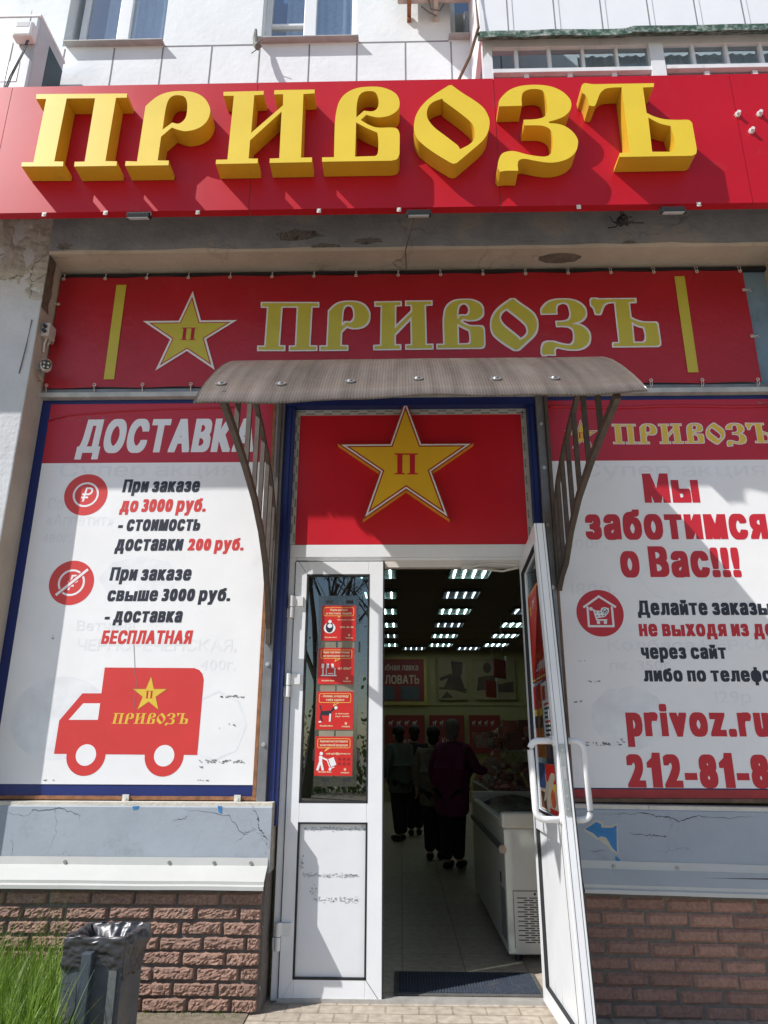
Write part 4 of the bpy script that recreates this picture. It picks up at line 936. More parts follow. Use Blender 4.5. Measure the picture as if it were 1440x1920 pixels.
fs += [(i*k+k-1, n0+i*k+k-1, n0+i*k+2*k-1, i*k+2*k-1) for i in range(NXC)]+[(j, j+1, n0+j+1, n0+j) for j in range(k-1)]+[(NXC*k+j+1, NXC*k+j, n0+NXC*k+j, n0+NXC*k+j+1) for j in range(k-1)]
m.add(vs, fs)
POLY = M('brown_twin_wall_plastic', (.27, .225, .195), .27, .12, 3, dirt=(.30, .26, .225), dscale=4, dmin=.5, dmax=.75, trans=.45)
n_ = POLY.node_tree.nodes; L_ = POLY.node_tree.links; pb = n_['Principled BSDF']
g_ = n_.new('ShaderNodeNewGeometry'); wv = n_.new('ShaderNodeTexWave'); wv.wave_type = 'BANDS'; wv.bands_direction = 'X'; wv.inputs['Scale'].default_value = 21; wv.inputs['Distortion'].default_value = 0
L_.new(g_.outputs['Position'], wv.inputs['Vector'])
mxn = n_.new('ShaderNodeMix'); mxn.data_type = 'RGBA'; mxn.blend_type = 'MULTIPLY'; mxn.inputs[0].default_value = .6
src = pb.inputs['Base Color'].links[0].from_socket; L_.new(src, mxn.inputs[6])
cr = n_.new('ShaderNodeMapRange'); cr.inputs[3].default_value = .66; cr.inputs[4].default_value = 1.12; L_.new(wv.outputs['Fac'], cr.inputs[0]); L_.new(cr.outputs[0], mxn.inputs[7])
mpg = n_.new('ShaderNodeMapping'); mpg.inputs['Scale'].default_value = (16, .7, .7); L_.new(g_.outputs['Position'], mpg.inputs['Vector'])
stn = n_.new('ShaderNodeTexNoise'); stn.inputs['Scale'].default_value = 1; stn.inputs['Detail'].default_value = 5; L_.new(mpg.outputs[0], stn.inputs['Vector'])
str_ = n_.new('ShaderNodeMapRange'); str_.inputs[1].default_value = .3; str_.inputs[2].default_value = .7; str_.inputs[3].default_value = .72; str_.inputs[4].default_value = 1.3; L_.new(stn.outputs[0], str_.inputs[0])
mxs = n_.new('ShaderNodeMix'); mxs.data_type = 'RGBA'; mxs.blend_type = 'MULTIPLY'; mxs.inputs[0].default_value = 1; L_.new(mxn.outputs[2], mxs.inputs[6]); L_.new(str_.outputs[0], mxs.inputs[7]); L_.new(mxs.outputs[2], pb.inputs['Base Color'])
bpn = n_.new('ShaderNodeBump'); bpn.inputs['Strength'].default_value = .12; bpn.inputs['Distance'].default_value = .004; L_.new(wv.outputs['Fac'], bpn.inputs['Height']); L_.new(bpn.outputs[0], pb.inputs['Normal'])
sheet = m.build('sheet', POLY, CN, smooth=False)
for p in sheet.data.polygons: p.use_smooth = True
m = MB()
for i in range(NXC*1):
    u = i/NXC; a = vs[i*k+k-1]; m.box(a[0]+.004, a[0]+.012, a[1]-.0015, a[1]+.006, a[2]-.009, a[2]-.003)
m.build('cell_ends', M('dusty_cell_ends', (.10, .085, .07), .9, .3, 30), sheet)
for px, py in ((413, 733), (526, 728), (656, 724), (783, 722), (930, 720), (1039, 718)):
    y_, z_ = 3.2, 3.14; 
    x_ = P(px, py, 3.27)[0]; ii = min(range(NXC+1), key=lambda q: abs(vs[q*k][0]-x_)); p = (Vector(vs[ii*k+k-3])*.7+Vector(vs[ii*k+k-2])*.3); p.x = x_; nrm = Vector((0, -.69, .72))
    MB().tube([p-nrm*.004, p+nrm*.007], .029, 16).tube([p+nrm*.006, p+nrm*.014], [.016, .009], 12).build('washer_bolt', M('steel_washer', (.26, .25, .24), .4, .1, 30, metal=.5), sheet)
for s, X in ((-1, -.875), (1, 1.06)):
    b = MB(); zf = 2.06 if s < 0 else 2.42
    lower = [(X, 3.18, 3.06), (X, 3.45, 3.005), (X, 3.75, 2.935), (X, 4.05, 2.84), (X, 4.3, 2.71), (X, 4.5, 2.55), (X, 4.64, 2.36 if s < 0 else 2.50), (X, 4.735, 2.16 if s < 0 else 2.44), (X, 4.75, zf)]
    upper = [(X, 3.72, 3.50), (X, 3.95, 3.40), (X, 4.15, 3.325), (X, 4.35, 3.24), (X, 4.55, 3.12), (X, 4.69, 2.98), (X, 4.755, 2.78)]
    b.bar(lower, .030, .044); b.bar(upper, .028, .034)
    b.bar([(X, y, z-.026) for y, z in prof[:-1]], .022, .024); b.bar([(X, 4.752, 3.86), (X, 4.752, zf+.02)], .022, .022)
    def zat(pl_, y):
        for (_, ya, za), (_, yb, zb_) in zip(pl_, pl_[1:]):
            if ya <= y <= yb: return za+(zb_-za)*(y-ya)/(yb-ya)
        return pl_[-1][2]
    br = b.build('bracket', BRACKET, CN)
    for y in (3.50, 3.78, 4.02, 4.22, 4.40, 4.56, 4.67):
        top = zat([(0, a, c) for a, c in prof[::-1]], y)-.03 if y < 3.9 else zat(upper, y)
        MB().bar([(X, y, zat(lower, y)), (X, y, top)], .026, .028).build('baluster', BRACKET, br)
m = MB()
for y, z in ((3.75, 3.565), (4.3, 3.83)): m.box(-.86, 1.08, y-.012, y+.012, z-.035, z-.015)
m.build('crossbar', BRACKET, CN)

# ------------------------------------------------------------------ camera, junction box, air conditioners
def S3(px, py, X):
    d = AX*((px-720)/F) - AU*((py-960)/F) + AF; t = X/d.x; return Vector((X, t*d.y, CAMZ+t*d.z))
jx, jz = P(78, 625, 4.66)
j = empty('junction_box', (-2.64, 4.66, jz), 'small pale cable box with two glands on the pillar side above the camera', 'cable box')
MB().box(-2.664, -2.60, 4.60, 4.70, jz-.055, jz+.055).build('box', M('beige_plastic', (.52, .46, .41), .5), j, bevel=.006)
for dz in (.02, -.02): MB().tube([(-2.632, 4.60, jz+dz), (-2.632, 4.575, jz+dz)], .014, 10).build('gland', BLACK, j)
MB().tube([(-2.63, 4.64, jz-.055), (-2.635, 4.63, jz-.10), (-2.65, 4.66, jz-.16)], .007, 6).tube([(-2.62, 4.66, jz-.055), (-2.61, 4.65, jz-.09), (-2.64, 4.68, jz-.10)], .006, 6).build('cable', TIE, j)
kx, kz = P(91, 690, 4.60)
c = empty('security_camera', (-2.66, 4.60, kz-.03), 'white bullet security camera on the pillar edge at the lower left corner of the banner', 'camera')
a0 = Vector((kx-.03, 4.62, kz+.015)); dr = Vector((.45, -.85, -.28)).normalized()
MB().tube([a0, a0+dr*.105], .036, 18).build('body', WPLAS, c, smooth=False, bevel=.003)
MB().tube([a0+dr*.104, a0+dr*.110], .033, 18).build('lens_face', BLACK, c)
xx = dr.cross(ZU).normalized(); yy = xx.cross(dr)
m = MB()
for a in range(4): q_ = a0+dr*.110+(xx*math.cos(a*math.pi/2+.78)+yy*math.sin(a*math.pi/2+.78))*.019; m.tube([q_, q_+dr*.002], .008, 10)
m.build('infrared_led', M('led_grey', (.5, .48, .42), .3), c)
m = MB(); top = [a0+dr*(-.005)+(xx*math.cos(t)+yy*math.sin(t))*.041 for t in [R(20+14*i) for i in range(11)]]; tp2 = [p+dr*.135 for p in top]
m.add(top+tp2, [(i, i+1, i+12, i+11) for i in range(10)]).build('sun_hood', WPLAS, c, smooth=True)
MB().tube([a0-dr*.002, a0+Vector((-.05, .03, .01)), (-2.664, 4.66, kz+.03)], .012, 8).tube([(-2.667, 4.66, kz+.03), (-2.655, 4.66, kz+.03)], .035, 14).build('mount', M('grey_mount', (.38, .36, .34), .5), c)
MB().tube([(-2.655, 4.64, kz), (-2.63, 4.62, kz-.05), (-2.62, 4.66, kz-.07), (-2.655, 4.68, kz-.06)], .006, 6).build('cable', M('tan_cable', (.35, .27, .2), .6), c)
tag(MB().tube([(P(60, 600, 4.548)[0], 4.546, P(60, 600, 4.548)[1]), (P(50, 650, 4.548)[0], 4.540, P(50, 650, 4.548)[1]), (P(36, 700, 4.548)[0], 4.546, P(36, 700, 4.548)[1])], .004, 6).build('cable', CABLE), 'short dark cable running down the white pillar face', 'cable')
ac = empty('air_conditioner', (-3.2, 4.45, 6.1), 'white outdoor air conditioner unit standing behind the left end of the roof sign', 'air conditioner')
X1, Y0, Y1, Z1, Z0 = -2.86, 4.20, 4.62, 6.99, 6.02
m = MB().box(-3.75, X1, Y0, Y1, Z0, Z1); m.build('casing', M('ac_grey_white', (.50, .52, .54), .4, .03, 4), ac, bevel=.025)
MB().box(X1-.002, X1+.003, Y0+.17, Y1-.02, Z0+.05, Z1-.12).build('condenser_side', M('dark_teal_fins', (.02, .06, .075), .55, .2, 40), ac)
m = MB().box(-3.76, X1+.004, Y0-.006, Y1+.004, Z1-.02, Z1+.008); m.build('lid', WPLAS, ac, bevel=.006)
x, z = P(47, 65, Y0-.05); m = MB().box(x-.085, x+.075, Y0-.09, Y0-.002, z-.055, z+.10); m.build('valve_cover', WPLAS, ac, bevel=.02)
MB().box(x-.055, x+.045, Y0-.092, Y0-.085, z+.035, z+.082).build('grip_recess', M('shadowed_grey', (.42, .43, .44), .6), ac)
m = MB()
for o in (0, .014): m.tube([(x+.02+o, Y0-.045, z-.055), (x+.01+o*.7, Y0-.055, z-.2), (x-.05+o, Y0-.05, z-.42), (x-.09+o, Y0-.04, z-.62)], .005, 6)
m.build('cable', M('black_and_grey_cable', (.06, .06, .065), .5), ac)
MB().box(x-.16, x-.03, Y0-.003, Y0-.001, z-.42, z-.22).build('label_plate', WPLAS, ac); MB().box(x-.12, x-.114, Y0-.003, Y0-.0005, z-.6, z-.02).box(x+.02, x+.15, Y0-.02, Y0, z-.60, z-.56).box(x-.02, x-.016, Y0-.003, Y0-.0005, z+.1, z+.32).build('panel_gap', M('seam_grey', (.25, .26, .27), .7), ac)
ac2 = empty('air_conditioner', (.18, 4.5, 7.15), 'weathered air conditioner underside on rusty brackets at the top edge between the windows', 'air conditioner')
ux0, ux1 = P(745, 10, 4.6)[0], P(835, 10, 4.6)[0]; ZB = 7.50
MB().box(ux0, ux1+.25, 4.30, 4.60, ZB+.05, ZB+.62).build('casing', M('weathered_casing', (.52, .49, .43), .6, .2, 8, dirt=(.32, .22, .14), dscale=9, dmin=.55, dmax=.75), ac2, bevel=.015)
for xb in (ux0+.085, ux0+.315): m = MB().box(xb, xb+.035, 4.22, 4.69, ZB+.0, ZB+.045); m.box(xb, xb+.035, 4.665, 4.70, ZB-.03, ZB+.0).box(xb, xb+.035, 4.22, 4.25, ZB-.05, ZB); m.build('bracket', RUST if xb < ux0+.2 else M('worn_white_bracket', (.5, .44, .36), .7, .25, 14), ac2)
MB().tube([(.25, 4.5, ZB+.05), (.28, 4.6, ZB-.0), (.36, 4.62, ZB-.0), (.40, 4.6, ZB+.06), (.39, 4.6, ZB+.2)], .006, 6).tube([(.2, 4.6, ZB+.03), (.27, 4.62, ZB-.02), (.33, 4.62, ZB-.06)], .006, 6).build('cable', CABLE, ac2)
tag(MB().tube([(-1.235, 4.62, 7.32), (-1.23, 4.60, 7.20), (-1.215, 4.58, 7.10), (-1.19, 4.55, 7.04), (-1.165, 4.56, 7.06)], [.012, .022, .026, .03, .012], 7).tube([(-1.22, 4.6, 7.12), (-1.15, 4.56, 7.14)], .004, 5).tube([(-1.2, 4.58, 7.05), (-1.24, 4.56, 6.98)], .004, 5).build('cable_end', M('frayed_cable', (.16, .17, .14), .8, .4, 40)), 'frayed bundle of cable ends hanging below the corner of the middle window', 'cable')
# ------------------------------------------------------------------ notices on the left leaf
GY = DY+.006
hl = empty('notice_holder', (-.42, GY, 1.15), 'clear plastic board behind four red notices on the glass of the closed door leaf', 'notice board')
(ha, hz1), (hb, _), (hc, hz0) = P(600, 1117, GY), P(673, 1117, GY), P(669, 1475, GY)
ha = (ha+P(585, 1475, GY)[0])/2; hb = (hb+hc)/2
m = MB().box(ha, hb, GY-.003, GY, hz0, hz1); m.build('board', glass_mat('clear_plastic_board', (.52, .58, .54), .16, .12), hl)
MB().box(ha+(hb-ha)*.1, ha+(hb-ha)*.45, GY-.0036, GY-.003, hz0+.06, hz1-.08).box(ha+(hb-ha)*.5, ha+(hb-ha)*.9, GY-.0036, GY-.003, hz0+.06, hz1-.08).build('backing_paper', M('tan_backing_paper', (.26, .235, .17), .7, .2, 5), hl)
m = MB()
for u in (.18, .68):
    for z in (hz0+.03, hz1-.055): m.box(ha+(hb-ha)*u, ha+(hb-ha)*(u+.18), GY-.0045, GY-.003, z, z+.022)
for u in (-.03, 1.0):
    for z in (2.02, 1.33): m.box(ha+(hb-ha)*u, ha+(hb-ha)*u+.012, GY-.0045, GY-.002, z, z+.07)
m.build('tape_pad', BLACK, hl)
NRED = M('notice_red', (.60, .018, .014), .4, .03, 4); NYEL = M('notice_yellow_line', (.80, .50, .10), .5); 
labs = ['top red notice on the door glass with a seated cashier figure', 'red notice with a small striped shop picture, second from the top on the door glass', 'red notice with a black and white dog, third from the top on the door glass', 'lowest red notice on the door glass with a man pushing a trolley']
px4 = [((603.7, 1136), (666.7, 1201.7)), ((598, 1215), (664.6, 1283)), ((594.6, 1296.7), (663, 1368)), ((591.7, 1380.8), (662, 1454.6))]
NW = P(664, 1240, GY)[0]-P(598, 1240, GY)[0]
tx_ = [(('Ищем добрых', 'и честных людей'),), (('Ищем торговые площади', 'на проходных местах'),), (('- Хозяин, я подожду', 'тебя здесь!'),), (('Ищем местных поставщиков', 'качественной продукции'),)]
for i, ((a, b), lab) in enumerate(zip(px4, labs)):
    xl = (P(a[0], a[1], GY)[0]); z1 = P(*a, GY)[1]; z0 = P(*b, GY)[1]; Wn = P(b[0], b[1], GY)[0]-xl; Wn = (Wn+NW)/2; Hn = z1-z0
    nt_ = empty('notice', (xl+Wn/2, GY, z0), lab, 'notice', 'red notices on the door glass')
    MB().box(xl, xl+Wn, GY-.0075, GY-.0048, z0, z1).build('card', NRED, nt_)
    fn = lambda d: (lambda u, v: (xl+u*Wn, GY-.0082-d, z0+v*Hn))
    rr = lambda x0, y0, x1, y1, r: [(x, y) for cx_, cy_, s in ((x1-r, y1-r, 0), (x0+r, y1-r, 90), (x0+r, y0+r, 180), (x1-r, y0+r, 270)) for x, y in [(cx_+r*math.cos(R(s+t)), cy_+r*math.sin(R(s+t))) for t in (0, 30, 60, 90)]]
    m = MB(); flat([rr(.06, .70, .94, .95, .05), rr(.075, .715, .925, .935, .04)[::-1]], fn(0), m)
    tail = [(.62, .71), (.46, .62), (.50, .71)] if i in (1, 2) else [(.40, .71), (.26, .62), (.34, .71)] if i == 3 else [(.55, .71), (.5, .66), (.48, .71)]
    flat(stroke(tail, .018), fn(.0004), m); m.build('speech_bubble', NYEL, nt_)
    m = MB()
    for s, vv in zip(tx_[i][0], (.85, .75)):
        wd = .74 if len(s) > 12 else .5; text_mb(s, 'bold', lambda u, v: fn(.0002)(.5-wd/2+u, vv+v), wd, .062, mb=m)
    extra = [(('Приглашаем кассиров', .46, .58, .50, .032), ('212-81-81', .55, .36, .38, .05)), (('от 60м²', .56, .40, .36, .07),), (('у входа', .52, .40, .36, .035), ('ждут хозяев', .52, .33, .38, .035)), (('zakupki@privoz.ru', .30, .54, .64, .05),)][i]
    for s, u0, v0, wd, hh in extra: text_mb(s, 'bold', lambda u, v: fn(.0002)(u0+u, v0+v), wd, hh, mb=m)
    text_mb('Ждём Вас', 'bold', lambda u, v: fn(.0002)(.1+u, .08+v), .36, .035, mb=m); text_mb('ПРИВОЗ', 'bold', lambda u, v: fn(.0002)(.70+u, .06+v), .22, .035, mb=m); flat([pent(.81, .16, .05)], fn(.0002), m)
    m.build('lettering', M('notice_pale_print', (.80, .62, .38), .5), nt_)
    m = MB()
    if i == 0:
        flat([circle(.24, .36, .17, 20, .15)], fn(.0001), m); flat([circle(.24, .38, .11, 16, .15)], fn(.0005), m, mi=1); flat([circle(.25, .42, .07, 14, .06), circle(.25, .54, .05, 14, .05)], fn(.001), m)
    elif i == 1:
        for q in range(6): flat([[(.10+q*.065, .56), (.165+q*.065, .56), (.16+q*.07, .44), (.09+q*.07, .44)][::-1]], fn(.0001), m, mi=0 if q % 2 == 0 else 2)
        flat([[(.08, .22), (.52, .22), (.52, .25), (.08, .25)], [(.12, .25), (.15, .25), (.15, .44), (.12, .44)], [(.45, .25), (.48, .25), (.48, .44), (.45, .44)], [(.22, .25), (.24, .25), (.24, .44), (.22, .44)], [(.28, .28), (.42, .28), (.42, .30), (.28, .30)]], fn(.0003), m)
    elif i == 2:
        flat([hull([(.12, .38), (.40, .36), (.42, .50), (.14, .48)]), hull([(.36, .42), (.46, .50), (.56, .58), (.50, .62), (.42, .54)])]+stroke([(.14, .44), (.12, .30), (.16, .24)], .05)+stroke([(.14, .47), (.10, .62)], .03), fn(.0003), m, mi=1)
        flat(stroke([(.38, .40), (.37, .22)], .045)+stroke([(.08, .20), (.13, .20)], .04)+[circle(.53, .57, .045, 12)], fn(.0007), m)
    else:
        flat([circle(.17, .56, .045, 14), hull([(.11, .50), (.20, .50), (.20, .32), (.12, .32)])]+stroke([(.14, .34), (.08, .15)], .06)+stroke([(.17, .34), (.22, .15)], .06)+stroke([(.18, .46), (.32, .40)], .04)+stroke([(.32, .42), (.42, .18), (.52, .22)], .025)+[circle(.41, .16, .035, 12), [(.36, .42), (.44, .22), (.58, .28), (.50, .47)]], fn(.0003), m)
        for q in range(6): flat([circle(.66+.12*(q % 3), .42-.12*(q//3), .04, 8)], fn(.0003), m, mi=3)
    m.build('picture', [TWHITE, TDARK, NRED, M('notice_dark_red', (.30, .01, .01), .5)], nt_)
# leaflets on the open leaf
def dn(d): return lambda u, v: tuple(dp(u, v, .029-d))
LA = [('long red thank you sign with yellow border on the glass of the open door', 'thanks', .14, .72, 1.80, 2.36), ('white sheet of printed opening times below the red sign on the open door', 'times', .46, .80, 1.45, 1.78),
      ('orange and red picture leaflet on the glass of the open door', 'offer', .14, .44, 1.36, 1.78), ('colourful sale magazine page low on the glass of the open door', 'sale', .16, .78, 1.07, 1.33)]
for lab, kk, u0, u1, v0, v1 in LA:
    lf = empty('leaflet', tuple(dp((u0+u1)/2, v0, .028)), lab, 'leaflet')
    base = {'thanks': NRED, 'times': TWHITE, 'offer': M('leaflet_orange', (.55, .14, .02), .4, .4, 14), 'sale': M('leaflet_cream', (.62, .52, .40), .4, .2, 12)}[kk]
    db(MB(), u0, u1, v0, v1, .027, .0292).build('sheet', base, lf)
    rq = lambda a, b, c, d: [(a, c), (b, c), (b, d), (a, d)]
    if kk == 'thanks':
        m = MB(); i_ = .02; flat([rq(u0+.01, u1-.01, v0+.01, v1-.01), rq(u0+i_, u1-i_, v0+i_, v1-i_)[::-1]], dn(.003), m); flat([pent(u0+.12, v1-.11, .06)], dn(.003), m); m.build('border', NYEL, lf)
        m = MB()
        for s, a, wd, v in (('ПРИВОЗЪ', .22, .30, v1-.13), ('Спасибо', .14, .36, 2.10), ('за', .26, .10, 1.985), ('покупку!', .13, .40, 1.86)): text_mb(s, 'bold', lambda x, y: dn(.003)(u0+a+x, v+y), wd, .06, mb=m)
        m.build('lettering', TWHITE, lf)
    elif kk == 'times':
        m = MB(); flat([rq(u0+.02, u0+.14, v1-.10, v1-.02)], dn(.003), m); random.seed(2)
        for q in range(9): flat([rq(u0+.06, u0+.06+random.uniform(.1, .22), v1-.13-q*.024, v1-.118-q*.024)], dn(.003), m, mi=1 if q % 4 else 0)
        m.build('print', [NRED, TDARK], lf)
    elif kk == 'offer':
        m = MB(); flat([rq(u0, u1, v1-.14, v1)], dn(.003), m); flat([rq(u0, u1, v1-.18, v1-.14)], dn(.003), m, mi=1); flat([rq(u0, u1, v1-.25, v1-.18)], dn(.003), m, mi=2); m.build('print', [NRED, TYEL, TDARK], lf)
    else:
        m = MB(); flat([rq(u0, u0+.22, v1-.14, v1)], dn(.003), m, mi=3); flat([rq(u0+.24, u1, v1-.10, v1)], dn(.003), m); flat([rq(u0+.24, u1, v1-.135, v1-.10)], dn(.003), m, mi=1); flat([circle(u0+.42, v0+.08, .07, 14, .05)], dn(.003), m, mi=4); flat([rq(u0+.02, u0+.2, v0+.01, v0+.10)], dn(.003), m, mi=2); flat([rq(u0+.30, u1, v0, v0+.025)], dn(.0035), m)
        m.build('print', [NRED, TYEL, M('print_brown', (.12, .05, .03), .5, .5, 60), M('print_blue', (.05, .09, .25), .5, .5, 50), M('print_tomato', (.6, .10, .03), .5, .4, 40)], lf)

# ------------------------------------------------------------------ doormat
dm = empty('doormat', (.40, 5.2, 0), 'dark blue ribbed doormat with a grey rubber edge just inside the threshold', 'doormat')
MB().box(-.05, .86, 4.97, 5.43, 0, .008).build('rubber_edge', M('grey_rubber', (.10, .10, .095), .7, .2, 20), dm, bevel=.003)
m = MB(); random.seed(8)
for i in range(46): x = -.02+i*.0186; m.box(x, x+.012, 5.00, 5.40, .008, .0135)
m.build('ribs', M('dark_blue_carpet', (.030, .045, .075), .95, .35, 30, .3, 200, dirt=(.12, .11, .09), dscale=9, dmin=.55, dmax=.8), dm)

# ------------------------------------------------------------------ chest freezer
FX0, FX1, FY0, FY1 = .735, 1.50, 5.66, 8.05
fz = empty('chest_freezer', (1.1, 6.8, 0), 'long white chest freezer with slotted grille and glass lid just inside the door', 'freezer')
ENAM = M('cream_enamel', (.74, .70, .62), .4, .04, 4, dirt=(.30, .24, .16), dscale=5, dmin=.66, dmax=.9)
m = MB().box(FX0, FX1, FY0, FY1, .05, .85); m.build('cabinet', ENAM, fz, bevel=.012)
m = MB()
m.box(FX0-.012, FX1+.012, FY0-.012, FY0+.10, .85, .96).box(FX0-.012, FX1+.012, FY1-.10, FY1+.012, .85, .96).box(FX0-.012, FX0+.06, FY0+.10, FY1-.10, .85, .90).box(FX1-.06, FX1+.012, FY0+.10, FY1-.10, .85, .90)
m.build('rim', M('cream_plastic_rim', (.72, .67, .56), .4, .04, 4), fz, bevel=.02)
vs = []; nn = 8
for j in range(nn+1):
    t = j/nn; x = FX0+.05+(FX1-FX0-.10)*t; z = .90+.045*math.sin(math.pi*t); vs += [(x, FY0+.09, z), (x, FY1-.09, z)]
MB().add(vs, [(2*j, 2*j+2, 2*j+3, 2*j+1) for j in range(nn)]).build('glass_lid', GLASS, fz, smooth=True)
MB().box(FX0+.06, FX1-.06, FY0+.1, FY1-.1, .70, .72).build('inner_floor', M('freezer_inner', (.3, .32, .33), .6), fz)
MB().box(FX0-.02, FX0, FY0+.02, FY1, .695, .735).build('bumper_rail', M('dark_rail', (.10, .10, .10), .4), fz); MB().tube([(FX0-.012, FY0-.005, .715), (FX0-.012, FY0+.03, .715)], .028, 12).build('rail_end', M('tan_rubber', (.45, .34, .24), .6), fz)
m = MB().box(FX0+.05, FX1-.03, FY0-.004, FY0-.001, .09, .445); gp = m.build('grille_panel', ENAM, fz)
m = MB(); m.box(FX0+.048, FX1-.03, FY0-.0045, FY0-.001, .445, .449).box(FX0+.047, FX0+.05, FY0-.0045, FY0-.001, .09, .449)
for r in range(20):
    z = .400-r*.0145
    for q in range(4): a = FX0+.075+q*.085+(.045 if r % 2 else 0); m.box(a, a+.068, FY0-.0055, FY0-.003, z, z+.006)
m.disc((FX0+.20, FY0-.004, .428), .008, h=.003); m.build('slots', BLACK, gp)
m = MB()
for q in range(15): z = .12+q*.022; m.box(FX0-.003, FX0+.001, FY0+.05, FY0+.30, z, z+.007)
m.box(FX0-.004, FX0, FY0+.22, FY0+.28, .46, .53); m.build('side_slots', BLACK, fz)
for x in (FX0+.08, FX1-.08):
    for y in (FY0+.1, FY1-.1): MB().tube([(x, y, 0), (x, y, .05)], .025, 10).build('foot', BLACK, fz)
random.seed(12); pk = MB()
for i in range(40): pk.sphere((random.uniform(FX0+.12, FX1-.12), random.uniform(FY0+.2, FY1-.2), .76+random.uniform(0, .05)), .07, .09, .035, 8, 5, .4)
tag(pk.build('frozen_food', M('dark_food_packs', (.16, .11, .09), .5, .6, 9, island=.5)), 'frozen packs and bags heaped inside the chest freezer', 'food', kind='stuff')
# display counter with meat
dc = empty('display_counter', (1.75, 10.6, 0), 'glass fronted meat display counter behind the freezer with red lit trays', 'counter')
MB().box(1.25, 2.3, 8.35, 13.5, 0, .78).build('base', M('counter_dark_red', (.16, .05, .05), .4, .1, 4), dc)
MB().box(1.25, 2.3, 8.35, 13.5, .78, .80).box(1.65, 2.3, 8.35, 13.5, 1.32, 1.36).box(2.2, 2.26, 8.35, 13.5, .80, 1.32).build('shelf', M('counter_white', (.5, .48, .46), .4), dc)
MB().add([(1.26, 8.36, .80), (1.26, 13.5, .80), (1.62, 13.5, 1.33), (1.62, 8.36, 1.33)], [(0, 1, 2, 3)]).build('glass_front', GLASS, dc)
m = MB(); random.seed(4)
for i in range(110): m.sphere((random.uniform(1.4, 2.15), random.uniform(8.5, 13.3), .83+random.uniform(0, .06)), random.uniform(.05, .10), random.uniform(.06, .12), .05, 8, 5, .5)
tag(m.build('meat_pieces', M('red_meat', (.40, .07, .06), .35, .5, 14, island=.5)), 'cuts of red meat laid out in the glass display counter', 'meat', kind='stuff')
m = MB(); random.seed(19)
for i in range(260):
    x, y, z = random.uniform(1.25, 2.3), random.uniform(8.4, 13.2), random.choice((.80, 1.00, 1.36, 1.36, 1.5)); a = random.uniform(.03, .09)
    if random.random() < .5: m.sphere((x, y, z+a), a, a*random.uniform(.6, 1.2), a*random.uniform(.5, 1.3), 8, 5, .4)
    else: m.box(x-a, x+a, y-a*.6, y+a*.6, z, z+a*random.uniform(1, 2.6))
tag(m.build('packaged_goods', M('mixed_packs', (.30, .11, .08), .45, .6, 5, island=.8, dirt=(.34, .32, .28), dscale=3, dmin=.5, dmax=.6)), 'jumble of wrapped sausages, packs and bags on the counter at the right', 'goods', kind='stuff')
# water bottles on the counter
PETM = M('blue_bottle_plastic', (.16, .26, .33), .15, .1, 6)
bt = empty('water_bottle', (1.42, 8.1, .955), 'large blue plastic water bottle standing at the counter beside the freezer', 'bottle', 'water bottles by the counter')
MB().tube([(1.75, 8.6, 1.36), (1.75, 8.6, 1.56), (1.75, 8.6, 1.62), (1.75, 8.6, 1.66)], [.08, .08, .05, .025], 14).build('body', PETM, bt, smooth=True)
MB().tube([(1.75, 8.6, 1.66), (1.75, 8.6, 1.69)], .028, 10).build('cap', M('dark_cap', (.03, .06, .14), .4), bt); bt.location = (1.75, 8.6, 1.36); 
for ch in bt.children: ch.location = ch.location + Vector((1.42-1.75, 8.1-8.6, .955-1.36))
WL[bt.name] = Vector((1.75, 8.6, 1.36))
for i, (dx, dy, lab) in enumerate(((.17, .05, 'blue water bottle second from the left in the row beyond the freezer'), (.34, .1, 'blue water bottle nearest the open door leaf in the row beyond the freezer'))): copy_tree(bt, None, (dx, dy, 0), lab)

# ------------------------------------------------------------------ ceiling lights
LTX = M('light_tray', (.12, .17, .17), .35, .05, 5, metal=.3)
TUBE = M('lit_tube', (.8, .9, .88), .5, 0, emit=(.78, 1.0, .93), estr=7); TUBE2 = M('lit_tube_dim', (.7, .75, .8), .5, 0, emit=(.80, .88, 1.0), estr=2.2)
def ceil_light(x, y, lab, tm):
    t = empty('ceiling_light', (x, y, 3.70), lab, 'ceiling light', 'square four tube ceiling lights')
    MB().box(x-.295, x+.295, y-.295, y+.295, 3.748, 3.759).box(x-.3, x-.285, y-.3, y+.3, 3.715, 3.759).box(x+.285, x+.3, y-.3, y+.3, 3.715, 3.759).box(x-.285, x+.285, y-.3, y-.285, 3.715, 3.759).box(x-.285, x+.285, y+.285, y+.3, 3.715, 3.759).build('tray', LTX, t)
    for k in range(4): MB().tube([(x-.21+k*.14, y-.28, 3.732), (x-.21+k*.14, y+.28, 3.732)], .013, 8).build('tube', tm, t)
    return t
rows = [10.0, 11.55, 13.1, 14.7, 16.3, 17.9]
ordn = ['nearest', 'second', 'third', 'fourth', 'fifth', 'farthest']
prot = {}
for ci, (cx_, cn) in enumerate(((-.36, 'left'), (.98, 'middle'), (2.34, 'right'))):
    for ri, y in enumerate(rows):
        if cn == 'right' and ri < 2: continue
        if cn == 'middle' and ri == 1: tm = TUBE2
        else: tm = TUBE if (ri + ci) % 5 not in (4,) else TUBE2
        lab = f'{ordn[ri]} four tube ceiling light of the {cn} row in the shop'
        if tm.name not in prot: prot[tm.name] = ceil_light(cx_, y, lab, tm); prot[tm.name]['p'] = 1; base_ = (cx_, y); prot[tm.name+'_at'] = base_
        else: bx_, by_ = prot[tm.name+'_at']; copy_tree(prot[tm.name], None, (cx_-bx_, y-by_, 0), lab)
